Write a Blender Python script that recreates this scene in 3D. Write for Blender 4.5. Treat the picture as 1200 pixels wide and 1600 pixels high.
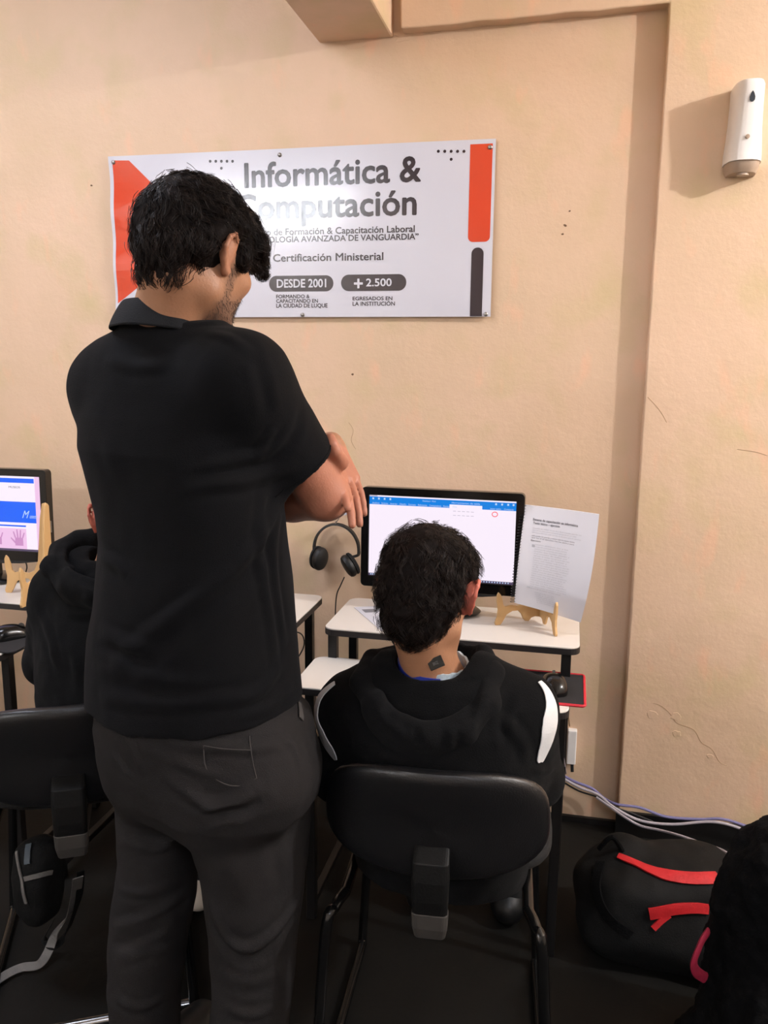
import bpy, bmesh, math, random
import numpy as np
from mathutils import Vector, Matrix, noise
from mathutils.bvhtree import BVHTree

for _o in list(bpy.data.objects): bpy.data.objects.remove(_o)
S = bpy.context.scene
COL = S.collection
rnd = random.Random(7)
PI = math.pi

# ------------------------------------------------------------------ camera
YAW, PITCH, ROLL, FPX = 0.2183, 0.1818, 0.0087, 1310.0
CAM = Vector((0.0, -2.45, 1.40))
_f = Vector((-math.sin(YAW)*math.cos(PITCH), math.cos(YAW)*math.cos(PITCH), -math.sin(PITCH)))
_r = Vector((math.cos(YAW), math.sin(YAW), 0)); _u = _r.cross(_f)
CR = _r*math.cos(ROLL)+_u*math.sin(ROLL); CU = -_r*math.sin(ROLL)+_u*math.cos(ROLL); CF = _f
cam = bpy.data.cameras.new('camera'); camo = bpy.data.objects.new('camera', cam); COL.objects.link(camo)
cam.sensor_fit = 'VERTICAL'; cam.sensor_height = 24.0; cam.lens = 24.0*FPX/1600.0; cam.clip_start = 0.02
camo.matrix_world = Matrix(((CR.x, CU.x, -CF.x, CAM.x), (CR.y, CU.y, -CF.y, CAM.y), (CR.z, CU.z, -CF.z, CAM.z), (0, 0, 0, 1)))
S.camera = camo

# ------------------------------------------------------------------ world, exposure
S.view_settings.view_transform = 'Standard'
try: S.view_settings.look = 'None'
except Exception: pass
S.view_settings.exposure = 0.0
S.view_settings.gamma = 1.0
S.view_settings.use_curve_mapping = False
w = bpy.data.worlds.new('world'); S.world = w; w.use_nodes = True
w.node_tree.nodes['Background'].inputs[0].default_value = (0.5, 0.5, 0.5, 1)
w.node_tree.nodes['Background'].inputs[1].default_value = 0.05

# ------------------------------------------------------------------ room lamps (area / point lights of the fixtures)
def area_light(name, loc, sx, sy, power, col, glossy=True):
    l = bpy.data.lights.new(name, 'AREA'); l.shape = 'RECTANGLE'; l.size = sx; l.size_y = sy
    l.energy = power; l.color = col
    o = bpy.data.objects.new(name, l); COL.objects.link(o); o.location = loc
    return o
area_light('ceiling_light_near', (-1.9, -1.2, 2.80), 1.2, 0.30, 29, (0.95, 1.0, 1.16))
area_light('ceiling_light_far', (1.0, -4.0, 2.80), 1.2, 0.30, 42, (0.93, 1.0, 1.16))
LB = bpy.data.lights.new('bulb_light', 'POINT'); LB.energy = 158; LB.shadow_soft_size = 0.035; LB.color = (1.0, 1.0, 1.03)
LBO = bpy.data.objects.new('bulb_light', LB); COL.objects.link(LBO); LBO.location = (2.15, -1.08, 2.50)

# ------------------------------------------------------------------ helpers
def ray(x, y): return CF + CR*((x-600)/FPX) - CU*((y-800)/FPX)
def P(x, y, Y):
    d = ray(x, y); return CAM + d*((Y-CAM.y)/d.y)
def PZ(x, y, Z):
    d = ray(x, y); return CAM + d*((Z-CAM.z)/d.z)

def wloc(o):
    v = Vector((0, 0, 0))
    while o is not None:
        v += o.location; o = o.parent
    return v

def tag(o, label=None, cat=None, group=None, kind=None):
    if label: o['label'] = label
    if cat: o['category'] = cat
    if group: o['group'] = group
    if kind: o['kind'] = kind
    return o

def thing(name, label, cat, loc=(0, 0, 0), group=None):
    o = bpy.data.objects.new(name, None); COL.objects.link(o); o.location = loc
    o.empty_display_size = 0.05
    return tag(o, label, cat, group)

class MB:
    def __init__(s): s.v = []; s.f = []; s.m = []; s.mi = 0
    def add(s, vs, fs):
        n = len(s.v); s.v += [Vector(v) for v in vs]; s.f += [tuple(i+n for i in f) for f in fs]; s.m += [s.mi]*len(fs)
        return s
    def box(s, lo, hi, M=None):
        x0, y0, z0 = lo; x1, y1, z1 = hi
        vs = [Vector(p) for p in ((x0,y0,z0),(x1,y0,z0),(x1,y1,z0),(x0,y1,z0),(x0,y0,z1),(x1,y0,z1),(x1,y1,z1),(x0,y1,z1))]
        if M is not None: vs = [M @ v for v in vs]
        return s.add(vs, [(0,3,2,1),(4,5,6,7),(0,1,5,4),(1,2,6,5),(2,3,7,6),(3,0,4,7)])
    def prism(s, pts, fn, t0, t1):
        """pts: 2D outline; fn(a,b,t)->3D; extruded from t0 to t1"""
        n = len(pts)
        vs = [fn(a, b, t0) for a, b in pts] + [fn(a, b, t1) for a, b in pts]
        fs = [tuple(range(n))[::-1], tuple(range(n, 2*n))] + [(i, (i+1) % n, n+(i+1) % n, n+i) for i in range(n)]
        return s.add(vs, fs)
    def tube(s, pts, r, n=8, closed=False, caps=True, flat=None):
        pts = [Vector(p) for p in pts]; m = len(pts)
        rs = r if hasattr(r, '__len__') else [r]*m
        up = None; vs = []
        for i, p in enumerate(pts):
            a = pts[(i-1) % m] if (closed or i > 0) else p
            b = pts[(i+1) % m] if (closed or i < m-1) else p
            t = (b-a); t = t.normalized() if t.length > 1e-9 else Vector((0, 0, 1))
            if up is None:
                up = t.cross(Vector((0, 0, 1)))
                if up.length < 0.1: up = t.cross(Vector((1, 0, 0)))
                up.normalize()
            else:
                up = (up - t*up.dot(t)); up.normalize()
            w_ = t.cross(up)
            for k in range(n):
                an = 2*PI*k/n
                c, d = math.cos(an), math.sin(an)
                if flat: c *= flat
                vs.append(p + up*(c*rs[i]) + w_*(d*rs[i]))
        fs = []
        for i in range(m if closed else m-1):
            j = (i+1) % m
            for k in range(n):
                fs.append((i*n+k, i*n+(k+1) % n, j*n+(k+1) % n, j*n+k))
        if not closed and caps:
            fs.append(tuple(range(n))[::-1]); fs.append(tuple((m-1)*n+k for k in range(n)))
        return s.add(vs, fs)
    def lathe(s, prof, n=24, M=None, caps=True):
        vs = []; m = len(prof)
        for r_, z_ in prof:
            for k in range(n):
                a = 2*PI*k/n; v = Vector((r_*math.cos(a), r_*math.sin(a), z_)); vs.append(M @ v if M is not None else v)
        fs = [(i*n+k, i*n+(k+1) % n, (i+1)*n+(k+1) % n, (i+1)*n+k) for i in range(m-1) for k in range(n)]
        if caps: fs += [tuple(range(n))[::-1], tuple((m-1)*n+k for k in range(n))]
        return s.add(vs, fs)
    def build(s, name, mat, parent=None, smooth=False, bevel=0, world=False, seg=2):
        off = wloc(parent) if (world and parent is not None) else Vector((0, 0, 0))
        me = bpy.data.meshes.new(name); me.from_pydata([tuple(v-off) for v in s.v], [], s.f)
        mats = mat if isinstance(mat, (list, tuple)) else [mat]
        for m_ in mats: me.materials.append(m_)
        if len(mats) > 1: me.polygons.foreach_set('material_index', s.m)
        if smooth: me.polygons.foreach_set('use_smooth', [True]*len(me.polygons))
        me.update()
        o = bpy.data.objects.new(name, me); COL.objects.link(o)
        if parent is not None: o.parent = parent
        if bevel:
            b = o.modifiers.new('bevel', 'BEVEL'); b.width = bevel; b.segments = seg; b.limit_method = 'ANGLE'; b.angle_limit = math.radians(40)
            b.harden_normals = False
        if smooth:
            try: me.set_sharp_from_angle(angle=math.radians(38))
            except Exception: pass
        return o

def rrect(x0, y0, x1, y1, r, n=6, corners=(1, 1, 1, 1)):
    out = []
    cs = [(x0+r, y0+r, PI, 0), (x1-r, y0+r, 1.5*PI, 1), (x1-r, y1-r, 0, 2), (x0+r, y1-r, .5*PI, 3)]
    sq = [(x0, y0), (x1, y0), (x1, y1), (x0, y1)]
    for cx, cy, a0, i in cs:
        if corners[i]:
            for k in range(n+1):
                a = a0 + .5*PI*k/n; out.append((cx+r*math.cos(a), cy+r*math.sin(a)))
        else: out.append(sq[i])
    return out

def spline(pts, n=8):
    pts = [Vector(p) for p in pts]; out = []
    for i in range(len(pts)-1):
        p0 = pts[max(i-1, 0)]; p1 = pts[i]; p2 = pts[i+1]; p3 = pts[min(i+2, len(pts)-1)]
        for k in range(n):
            t = k/n
            out.append(0.5*((2*p1)+(p2-p0)*t+(2*p0-5*p1+4*p2-p3)*t*t+(3*p1-p0-3*p2+p3)*t**3))
    out.append(pts[-1]); return out

# ------------------------------------------------------------------ materials
def srgb(r, g, b):
    f = lambda c: ((c/255)/12.92 if c/255 <= .04045 else ((c/255+.055)/1.055)**2.4)
    return (f(r), f(g), f(b), 1)

def mat(name, col, rough=.6, var=0.06, vscale=8, bump=0, bscale=200, metal=0, emit=0, sss=0, spec=.5, coat=0, sheen=0, attr=None, detail=6):
    m = bpy.data.materials.new(name); m.use_nodes = True
    nt = m.node_tree; b = nt.nodes['Principled BSDF']
    b.inputs['Roughness'].default_value = rough; b.inputs['Metallic'].default_value = metal
    b.inputs['Specular IOR Level'].default_value = spec
    if coat: b.inputs['Coat Weight'].default_value = coat; b.inputs['Coat Roughness'].default_value = .12
    if sheen: b.inputs['Sheen Weight'].default_value = sheen; b.inputs['Sheen Roughness'].default_value = .5
    if sss:
        b.inputs['Subsurface Weight'].default_value = sss; b.inputs['Subsurface Radius'].default_value = (.012, .005, .003)
        b.inputs['Subsurface Scale'].default_value = 1.0
    tc = nt.nodes.new('ShaderNodeTexCoord')
    n1 = nt.nodes.new('ShaderNodeTexNoise'); n1.inputs['Scale'].default_value = vscale; n1.inputs['Detail'].default_value = detail
    nt.links.new(tc.outputs['Object'], n1.inputs['Vector'])
    mr = nt.nodes.new('ShaderNodeMapRange'); mr.inputs['From Min'].default_value = .3; mr.inputs['From Max'].default_value = .7
    mr.inputs['To Min'].default_value = 1-var; mr.inputs['To Max'].default_value = 1+var
    nt.links.new(n1.outputs['Fac'], mr.inputs['Value'])
    vm = nt.nodes.new('ShaderNodeVectorMath'); vm.operation = 'SCALE'
    if attr:
        at_ = nt.nodes.new('ShaderNodeAttribute'); at_.attribute_name = attr
        nt.links.new(at_.outputs['Color'], vm.inputs[0])
    else: vm.inputs[0].default_value = col[:3]
    nt.links.new(mr.outputs['Result'], vm.inputs['Scale'])
    nt.links.new(vm.outputs['Vector'], b.inputs['Base Color'])
    if emit:
        nt.links.new(vm.outputs['Vector'], b.inputs['Emission Color']); b.inputs['Emission Strength'].default_value = emit
    if bump:
        n2 = nt.nodes.new('ShaderNodeTexNoise'); n2.inputs['Scale'].default_value = bscale; n2.inputs['Detail'].default_value = 4
        nt.links.new(tc.outputs['Object'], n2.inputs['Vector'])
        bp = nt.nodes.new('ShaderNodeBump'); bp.inputs['Strength'].default_value = bump; bp.inputs['Distance'].default_value = .002
        nt.links.new(n2.outputs['Fac'], bp.inputs['Height']); nt.links.new(bp.outputs['Normal'], b.inputs['Normal'])
    return m

def wall_material():
    m = bpy.data.materials.new('peach_wall_paint'); m.use_nodes = True
    nt = m.node_tree; b = nt.nodes['Principled BSDF']; N = nt.nodes.new; Lk = nt.links.new
    tc = N('ShaderNodeTexCoord')
    def noi(sc, det=5, ro=.55, stretch=None):
        n = N('ShaderNodeTexNoise'); n.inputs['Scale'].default_value = sc; n.inputs['Detail'].default_value = det; n.inputs['Roughness'].default_value = ro
        if stretch:
            mp = N('ShaderNodeMapping'); mp.inputs['Scale'].default_value = stretch; Lk(tc.outputs['Object'], mp.inputs['Vector']); Lk(mp.outputs['Vector'], n.inputs['Vector'])
        else: Lk(tc.outputs['Object'], n.inputs['Vector'])
        return n
    def ramp(src, a, ca, c, cc):
        r = N('ShaderNodeValToRGB'); r.color_ramp.elements[0].position = a; r.color_ramp.elements[0].color = ca
        r.color_ramp.elements[1].position = c; r.color_ramp.elements[1].color = cc; Lk(src.outputs['Fac'], r.inputs['Fac']); return r
    base = ramp(noi(2.2, 6, .6, (1, 1, .8)), .35, srgb(211, 182, 151), .68, srgb(223, 190, 162))
    yel = ramp(noi(5.5, 4, .5), .52, (0, 0, 0, 1), .75, (1, 1, 1, 1))
    mx = N('ShaderNodeMix'); mx.data_type = 'RGBA'; Lk(yel.outputs['Color'], mx.inputs['Factor']); Lk(base.outputs['Color'], mx.inputs['A']); mx.inputs['B'].default_value = srgb(206, 182, 142)
    pink = ramp(noi(9, 3, .5, (1.6, 1, .7)), .6, (0, 0, 0, 1), .74, (.5, .5, .5, 1))
    mx2 = N('ShaderNodeMix'); mx2.data_type = 'RGBA'; Lk(pink.outputs['Color'], mx2.inputs['Factor']); Lk(mx.outputs['Result'], mx2.inputs['A']); mx2.inputs['B'].default_value = srgb(233, 182, 150)
    Lk(mx2.outputs['Result'], b.inputs['Base Color'])
    b.inputs['Roughness'].default_value = .5; b.inputs['Specular IOR Level'].default_value = .35
    n3 = noi(6, 8, .6); n4 = noi(90, 4, .6)
    ad = N('ShaderNodeMath'); ad.operation = 'MULTIPLY_ADD'; Lk(n4.outputs['Fac'], ad.inputs[0]); ad.inputs[1].default_value = .12; Lk(n3.outputs['Fac'], ad.inputs[2])
    bp = N('ShaderNodeBump'); bp.inputs['Strength'].default_value = .35; bp.inputs['Distance'].default_value = .012
    Lk(ad.outputs[0], bp.inputs['Height']); Lk(bp.outputs['Normal'], b.inputs['Normal'])
    return m

WALL = wall_material()
M_WALL2 = mat('plain_cream_paint', srgb(226, 214, 200), .8)
M_FLOOR = mat('dark_floor', srgb(21,20,18), .6, .15, 6, .3, 60, spec=.15)
M_CEIL = mat('ceiling_paint', srgb(232,226,218), .8)
M_BASE = mat('black_baseboard_paint', srgb(13,12,11), .5, .2, 12)
M_LAM = mat('cream_laminate', srgb(220,214,206), .35, .03, 4)
M_EDGE = mat('dark_board_edge', srgb(28,24,24), .5)
M_BLACKMETAL = mat('black_painted_metal', srgb(15,14,14), .4, .1)
M_CHAIRPL = mat('black_chair_plastic', srgb(16,16,18), .38, .08, 20, .25, 350)
M_CHAIRPL2 = mat('black_rubber_sleeve', srgb(11,11,11), .55, .1, 20, .3, 250, spec=.25)
M_GREYCAP = mat('grey_plastic_cap', srgb(62,59,56), .45, .08, 30)
M_CHROME = mat('chrome', srgb(170, 170, 170), .22, .04, metal=1)
M_TUBE = mat('black_gloss_tube', srgb(12,12,12), .22, .05)
M_SEATF = mat('black_seat_fabric', srgb(14,14,15), .9, .1, 30, .3, 400)
M_SHIRT = mat('charcoal_pique', srgb(15,15,17), .85, .05, 9, .45, 650, sheen=.02, spec=.08)
M_COLLAR = mat('charcoal_rib', srgb(20,21,24), .85, .05, 40, .5, 500, spec=.25)
M_JEANS = mat('washed_black_denim', srgb(39,37,37), .9, .16, 11, .6, 700, spec=.1)
M_SEAM = mat('denim_seam', srgb(60,56,54), .9)
M_HOOD = mat('black_fleece', srgb(14,14,15), .95, .12, 14, .5, 420, sheen=.02, spec=.08)
M_HOOD2 = mat('black_cotton_fleece', srgb(19,19,20), .95, .12, 14, .5, 420, sheen=.02, spec=.08)
M_STRIPE = mat('white_sleeve_stripe', srgb(212, 212, 212), .8, .04, 30, .3, 400)
M_DKTROU = mat('dark_trousers', srgb(18,18,20), .9)
M_SHOEW = mat('white_trainer', srgb(196, 188, 178), .5)
M_SHOED = mat('black_shoe', srgb(16,16,16), .45)
M_SKIN = mat('skin', (0, 0, 0), .5, .05, 30, .25, 260, sss=.12, attr='tint', spec=.4)
M_HAIR = mat('dark_hair', srgb(33, 23, 19), .42, .35, 60, 0, spec=.26)
M_HAIRBASE = mat('dark_hair_undercoat', srgb(22, 16, 14), .7, .25, 40, .5, 180, spec=.1)
M_BEARD = mat('beard_hair', srgb(52, 38, 30), .6, .2, 60)
M_BLUE = mat('blue_ribbon', srgb(32, 50, 150), .6)
M_KNIT = mat('pale_blue_knit', srgb(176, 190, 198), .85, .2, 120, .5, 300)
M_BLACKPL = mat('black_gloss_plastic', srgb(12,12,12), .2, .04)
M_BLACKMATTE = mat('black_matte_plastic', srgb(18,18,18), .5, .06)
M_PAPER = mat('white_paper', srgb(200,200,208), .75, .015, 10)
M_PRINT = mat('faint_grey_print', srgb(172, 173, 180), .8, .06, 90)
M_PRINTD = mat('dark_grey_print', srgb(118, 118, 124), .8)
M_WOOD = mat('pale_mdf_wood', srgb(206, 166, 112), .55, .07, 14, .15, 120)
M_WOODE = mat('mdf_cut_edge', srgb(158, 116, 76), .6, .1, 40)
M_BWHITE = mat('banner_white', srgb(206,205,214), .16, .015, 3, spec=.55)
M_BRED = mat('banner_orange_red', srgb(209, 70, 40), .16, .03, 6, spec=.55)
M_BDARK = mat('banner_dark_ink', srgb(50, 40, 45), .16, .03, 8, spec=.55)
M_BLAV = mat('banner_lavender', srgb(190, 180, 200), .16, spec=.55)
M_BPUR = mat('banner_purple', srgb(112, 92, 122), .16, spec=.55)
M_SCREW = mat('steel_screw', srgb(150, 146, 142), .3, .1, metal=.9)
M_WHITEPL = mat('white_plastic', srgb(236, 232, 228), .3, .01)
M_GREYPL = mat('grey_translucent_plastic', srgb(168, 146, 126), .35)
M_CABLE_W = mat('pale_grey_cable', srgb(165, 158, 165), .5)
M_CABLE_B = mat('blue_violet_cable', srgb(112, 108, 150), .5)
M_CABLE_K = mat('black_cable', srgb(13,12,12), .4)
M_RED = mat('red_webbing', srgb(178, 12, 22), .7, .1, 60, .3, 300)
M_MAG = mat('magenta_webbing', srgb(140, 16, 50), .7, .2, 60)
M_PADRED = mat('red_stitched_edge', srgb(196, 34, 48), .7)
M_PAD = mat('black_cloth_pad', srgb(27,26,28), .9, .05, 60, .2, 500)
M_BAG = mat('black_nylon', srgb(17,17,17), .75, .15, 20, .4, 300, spec=.15)
M_BAG2 = mat('black_plush', srgb(8,8,9), .95, .35, 60, .8, 220, spec=.1)
M_STRAP = mat('grey_webbing', srgb(98, 95, 92), .7, .1, 60, .3, 300)

def em(name, c, s):
    m = bpy.data.materials.new(name); m.use_nodes = True; nt = m.node_tree
    b = nt.nodes['Principled BSDF']; b.inputs['Base Color'].default_value = (.01, .01, .01, 1); b.inputs['Roughness'].default_value = .3
    b.inputs['Emission Color'].default_value = c; b.inputs['Emission Strength'].default_value = s
    return m
E_WHITE = em('screen_white', srgb(250, 238, 252), 1.0)
E_BLUE = em('screen_blue', srgb(0, 128, 226), 1.0)
E_BLUE2 = em('screen_deep_blue', srgb(0, 98, 250), 1.0)
E_PALE = em('screen_pale_text', srgb(190, 215, 245), 1.0)
E_PINK = em('screen_pink', srgb(240, 196, 234), 1.0)
E_PINK2 = em('screen_rose', srgb(214, 150, 206), .9)
E_BAR = em('screen_taskbar', srgb(92, 78, 110), .8)
E_GREY = em('screen_grey', srgb(190, 182, 196), 1.0)
E_REDL = em('screen_red_mark', srgb(240, 90, 100), 1.0)
E_DK = em('screen_dark_text', srgb(70, 60, 90), .7)
E_TUBE = em('lamp_tube_glow', (.95, 1.0, 1.08, 1), 80)
E_BULB = em('lamp_bulb_glow', (1, .94, .85, 1), 40)

# ------------------------------------------------------------------ room shell
RX0, RX1, RY0, CZ = -3.6, 2.8, -5.6, 2.85
def struct(name, mb, m, parent=None, **k):
    o = mb.build(name, m, parent, **k)
    if parent is None: o['kind'] = 'structure'
    return o
STEP = 0.042
struct('floor', MB().box((RX0, RY0, -.1), (RX1, .2, 0)), M_FLOOR)
struct('ceiling', MB().box((RX0, RY0, CZ), (RX1, .2, CZ+.1)), M_CEIL)
wb = struct('wall_back', MB().box((RX0-.1, 0, 0), (RX1+.1, .2, CZ)), WALL)
# the projecting column and lintel, edge slightly uneven like hand plaster
def wob(i, a=.0005): return a*math.sin(i*1.7)+a*.7*math.sin(i*3.1+1)
pts = [(RX1, 0.0)]
edge_pts = [(.192+wob(i), 2.285*i/40) for i in range(0, 40)]
lint = [(.191-(.191+.5)*i/24, 2.285+wob(i*.5, .0012)-0.012*i/24) for i in range(0, 25)]
outline = [(RX1, 0.001)] + [(RX1, CZ-.001)] + [(-.512, CZ-.001)] + lint[::-1] + edge_pts[::-1]
n = len(outline)
col = MB(); col.prism(outline[::-1], lambda a, b, t: Vector((a, t, b)), -STEP, .02)
column = col.build('projecting_column', WALL, wb, bevel=.004)
struct('wall_left', MB().box((RX0-.1, RY0, 0), (RX0, 0, CZ)), M_WALL2)
struct('wall_right', MB().box((RX1, RY0, 0), (RX1+.1, 0, CZ)), M_WALL2)
struct('wall_front', MB().box((RX0, RY0-.1, 0), (RX1, RY0, CZ)), M_WALL2)
struct('trim_1', MB().box((-.743, -5.5, 2.268), (-.528, .005, CZ+.01)), WALL, bevel=.006)
bs = MB(); bs.box((RX0, -.012, 0), (.192, .005, .018)); struct('baseboard_back', bs, M_BASE)
bs = MB(); bs.box((.186, -STEP-.012, 0), (RX1, -STEP+.004, .075)); struct('baseboard_column', bs, M_BASE)

# plaster chips, cracks and a screw hole: small real reliefs on the wall
M_DOT = mat('dark_nail_hole', srgb(110, 84, 64), .9)
M_CHIP = mat('bare_plaster_chip', srgb(196, 168, 138), .9)
M_CRACK = mat('crack_dirt', srgb(176, 144, 114), .9)
def wallY(x): return -STEP if x > .192 else 0
for (px, py, r) in ((551, 585, 5), (883, 352, 5), (879, 366, 4), (143, 290, 4), (1019, 1116, 16), (1056, 1120, 15), (1058, 1146, 13), (1110, 1182, 9), (890, 330, 3)):
    q = P(px, py, 0); Y = wallY(q.x); q = P(px, py, Y)
    mb = MB(); rr = r*.0011; k = 9; hh = [rr*(.55+.6*rnd.random()) for _ in range(k)]
    mb.prism([(q.x+hh[i]*math.cos(2*PI*i/k), q.z+.8*hh[i]*math.sin(2*PI*i/k)) for i in range(k)], lambda a, b, t: Vector((a, t, b)), Y-.0012, Y+.001)
    mb.build('plaster_chip', M_DOT if r < 5.5 else WALL, wb, bevel=.0006)
for path in (((545, 660), (552, 672), (549, 688), (556, 702)), ((1020, 1098), (1035, 1104), (1050, 1118), (1058, 1130), (1084, 1140), (1096, 1160), (1112, 1170), (1124, 1190), (1136, 1196)),
             ((612, 52), (622, 58), (618, 66), (640, 62)), ((532, 66), (545, 76), (562, 74), (574, 68)), ((1152, 702), (1180, 706), (1199, 712)), ((1012, 620), (1030, 640), (1042, 660))):
    pp = []
    for (x, y) in path:
        q = P(x, y, 0); Y = wallY(q.x); pp.append(P(x, y, Y-.0002))
    MB().tube(spline(pp, 5), [.0008]*(len(spline(pp, 5))), 5).build('wall_crack', M_CRACK if path[0][1] > 100 else WALL, wb, smooth=True)

# ------------------------------------------------------------------ lamps as objects (outside the frame)
t = thing('tube_lamp', 'ceiling tube lamp at the back of the room, behind the camera', 'lamp', (-2.60, -4.75, 2.66))
MB().box((-.62, -.07, .06), (.62, .07, .19)).build('housing', M_WHITEPL, t, bevel=.01)
MB().tube([(-.59, 0, 0), (.59, 0, 0)], .06, 16).build('lamp_tube', E_TUBE, t, smooth=True)
t = thing('bulb_lamp', 'bare bulb lamp hanging right of the frame near the wall', 'lamp', (2.15, -1.08, 2.50))
MB().lathe([(.02, .07), (.025, .12), (.03, .2), (.03, .35)], 16).build('lamp_holder', M_WHITEPL, t, smooth=True)

# ------------------------------------------------------------------ text
def text_faces(body, italic=0):
    cu = bpy.data.curves.new('t', 'FONT'); cu.body = body; cu.size = 1; cu.resolution_u = 3; cu.fill_mode = 'BOTH'; cu.shear = italic
    cu.offset = text_faces.bold
    o = bpy.data.objects.new('t', cu); COL.objects.link(o)
    dg = bpy.context.evaluated_depsgraph_get(); me = bpy.data.meshes.new_from_object(o.evaluated_get(dg))
    vs = [v.co.copy() for v in me.vertices]; fs = [tuple(p.vertices) for p in me.polygons]
    bpy.data.objects.remove(o); bpy.data.meshes.remove(me); bpy.data.curves.remove(cu)
    return vs, fs
text_faces.bold = .0
def text_box(mb, body, fn, x0, x1, z0, z1, bold=.02, italic=0, ref='H'):
    """fit text between x0..x1, capital height z0..z1; fn(a,b)->3D; heavier weight = overlapping copies of the glyphs"""
    hv, _ = text_faces(ref); h0 = min(v.y for v in hv); h1 = max(v.y for v in hv)
    vs, fs = text_faces(body, italic); a0 = min(v.x for v in vs); a1 = max(v.x for v in vs); k = (z1-z0)/(h1-h0)
    n = 8 if bold > .012 else 0; bd = bold*k
    for i in range(n+1):
        ox, oz = (0, 0) if i == 0 else (bd*math.cos(2*PI*i/8), bd*math.sin(2*PI*i/8))
        mb.add([fn(x0+bd*bool(n)+(v.x-a0)/(a1-a0)*(x1-x0-2*bd*bool(n))+ox, z0+(v.y-h0)*k+oz)+Vector((0, -1e-6*i, 0)) for v in vs], fs)

# ------------------------------------------------------------------ banner
BY = -.014
bn = thing('wall_banner', 'white plastic banner with orange shapes and dark computing course lettering screwed to the wall', 'banner', (-.82, 0, 1.52))
bx0, bx1, bz0, bz1 = -1.402, -.2375, 1.517, 1.990
def by(a, b):   # gentle ripple of the sheet, strongest at the left edge
    e = max(0, 1-(a-bx0)/.12)
    return BY - .0035*math.sin(b*38+1)*e - .0012*math.sin(a*9)*math.sin(b*7)
NX, NZ = 60, 30
mb = MB(); g = []
for j in range(NZ+1):
    for i in range(NX+1):
        a = bx0+(bx1-bx0)*i/NX; b = bz0+(bz1-bz0)*j/NZ; g.append(Vector((a, by(a, b), b)))
back = [v+Vector((0, .004, 0)) for v in g]
fs = [(j*(NX+1)+i, j*(NX+1)+i+1, (j+1)*(NX+1)+i+1, (j+1)*(NX+1)+i) for j in range(NZ) for i in range(NX)]
K = len(g); bf = [tuple(K+q for q in f[::-1]) for f in fs]
rim = [i for i in range(NX)] + [NX+(NX+1)*j for j in range(NZ)] + [NZ*(NX+1)+NX-i for i in range(NX)] + [(NZ-j)*(NX+1) for j in range(NZ)]
sf = [(rim[(i+1) % len(rim)], rim[i], rim[i]+K, rim[(i+1) % len(rim)]+K) for i in range(len(rim))]
mb.add(g+back, fs+bf+sf); mb.build('sheet', M_BWHITE, bn, smooth=True, world=True)
def bflat(poly, name, m, lift=.0006):
    """poly in wall x,z; subdivided so that it follows the ripple"""
    bm = bmesh.new(); vs = [bm.verts.new((a, 0, b)) for a, b in poly]; bm.faces.new(vs)
    bmesh.ops.triangulate(bm, faces=bm.faces[:])
    for ax, lo, hi, st in ((0, bx0, bx1, .05), (2, bz0, bz1, .02)):
        c = lo+st
        while c < hi:
            no = [0, 0, 0]; no[ax] = 1; co = [0, 0, 0]; co[ax] = c
            bmesh.ops.bisect_plane(bm, geom=bm.verts[:]+bm.edges[:]+bm.faces[:], plane_co=co, plane_no=no); c += st
    mb = MB(); mb.add([Vector((v.co.x, by(v.co.x, v.co.z)-lift, v.co.z)) for v in bm.verts], [tuple(v.index for v in f.verts) for f in bm.faces]) if not bm.verts.index_update() else None
    bm.free(); return mb.build(name, m, bn, world=True)
def B(x, y): q = P(x, y, BY); return (q.x, q.z)
def arc(cx, cy, r, a0, a1, n=14): return [(cx+r*math.cos(math.radians(a0+(a1-a0)*i/n)), cy-r*math.sin(math.radians(a0+(a1-a0)*i/n))) for i in range(n+1)]
red = [(176, 251), (202, 251), (240, 289)] + [(225, 306), (213, 326), (205, 350), (202, 376), (205, 400), (212, 420)] + [(219, 446), (184, 474)]
bflat([B(*q) for q in red], 'red_arrow_shape', M_BRED)
bflat([B(*q) for q in arc(292, 372, 88, 0, 360, 40)[:-1]], 'round_picture_ring', M_BLAV, .0004)
bflat([B(*q) for q in arc(292, 372, 86, 144.5, 395.5, 36)], 'round_picture', M_BPUR, .0007)
# red and dark columns on the right
xr0, zr1 = B(735, 224); xr1, _ = B(770, 224); _, zr0 = B(750, 378)
bflat(rrect(xr0, zr0, xr1, bz1-.012, .014, 5, (1, 1, 0, 0)), 'red_panel_shape', M_BRED)
xd0, zd1 = B(737, 387); xd1, _ = B(756, 387)
bflat(rrect(xd0, bz0+.001, xd1, zd1, .0165, 6, (0, 0, 1, 1)), 'dark_pill_shape', M_BDARK)
def dots(cx, cy, s):
    for k in range(5): dot(cx+(k-2)*s, cy)
    dot(cx, cy+s*1.25)
def dot(x, y):
    a, b = B(x, y); bflat([(a+.0042*math.cos(2*PI*i/12), b+.0042*math.sin(2*PI*i/12)) for i in range(12)], 'dot', M_BDARK)
dots(346, 252, 8.7); dots(705, 236.5, 10)
def pill(x0, x1, y0, y1):
    a0, b0 = B(x0, y1); a1, b1 = B(x1, y0); bflat(rrect(a0, b0, a1, b1, (b1-b0)*.49, 7), 'dark_pill_shape', M_BDARK)
pill(421, 521, 430, 456); pill(533, 635, 428, 455)
def btext(body, x0, x1, ycap, ybase, bold, m=M_BDARK, ref='H', lift=.0008):
    a0, b0 = B(x0, ybase); a1, b1 = B(x1, ybase); bz = (b0+b1)/2
    ym = (ycap+ybase)/2; hgt = B((x0+x1)/2, ycap)[1]-B((x0+x1)/2, ybase)[1]
    mb = MB(); text_box(mb, body, lambda a, b: Vector((a, by(a, b)-lift, b)), a0, a1, bz, bz+hgt, bold, 0, ref)
    mb.build('lettering', m, bn, world=True)
btext('Informática &', 382, 658, 250, 288, .022)
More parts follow.
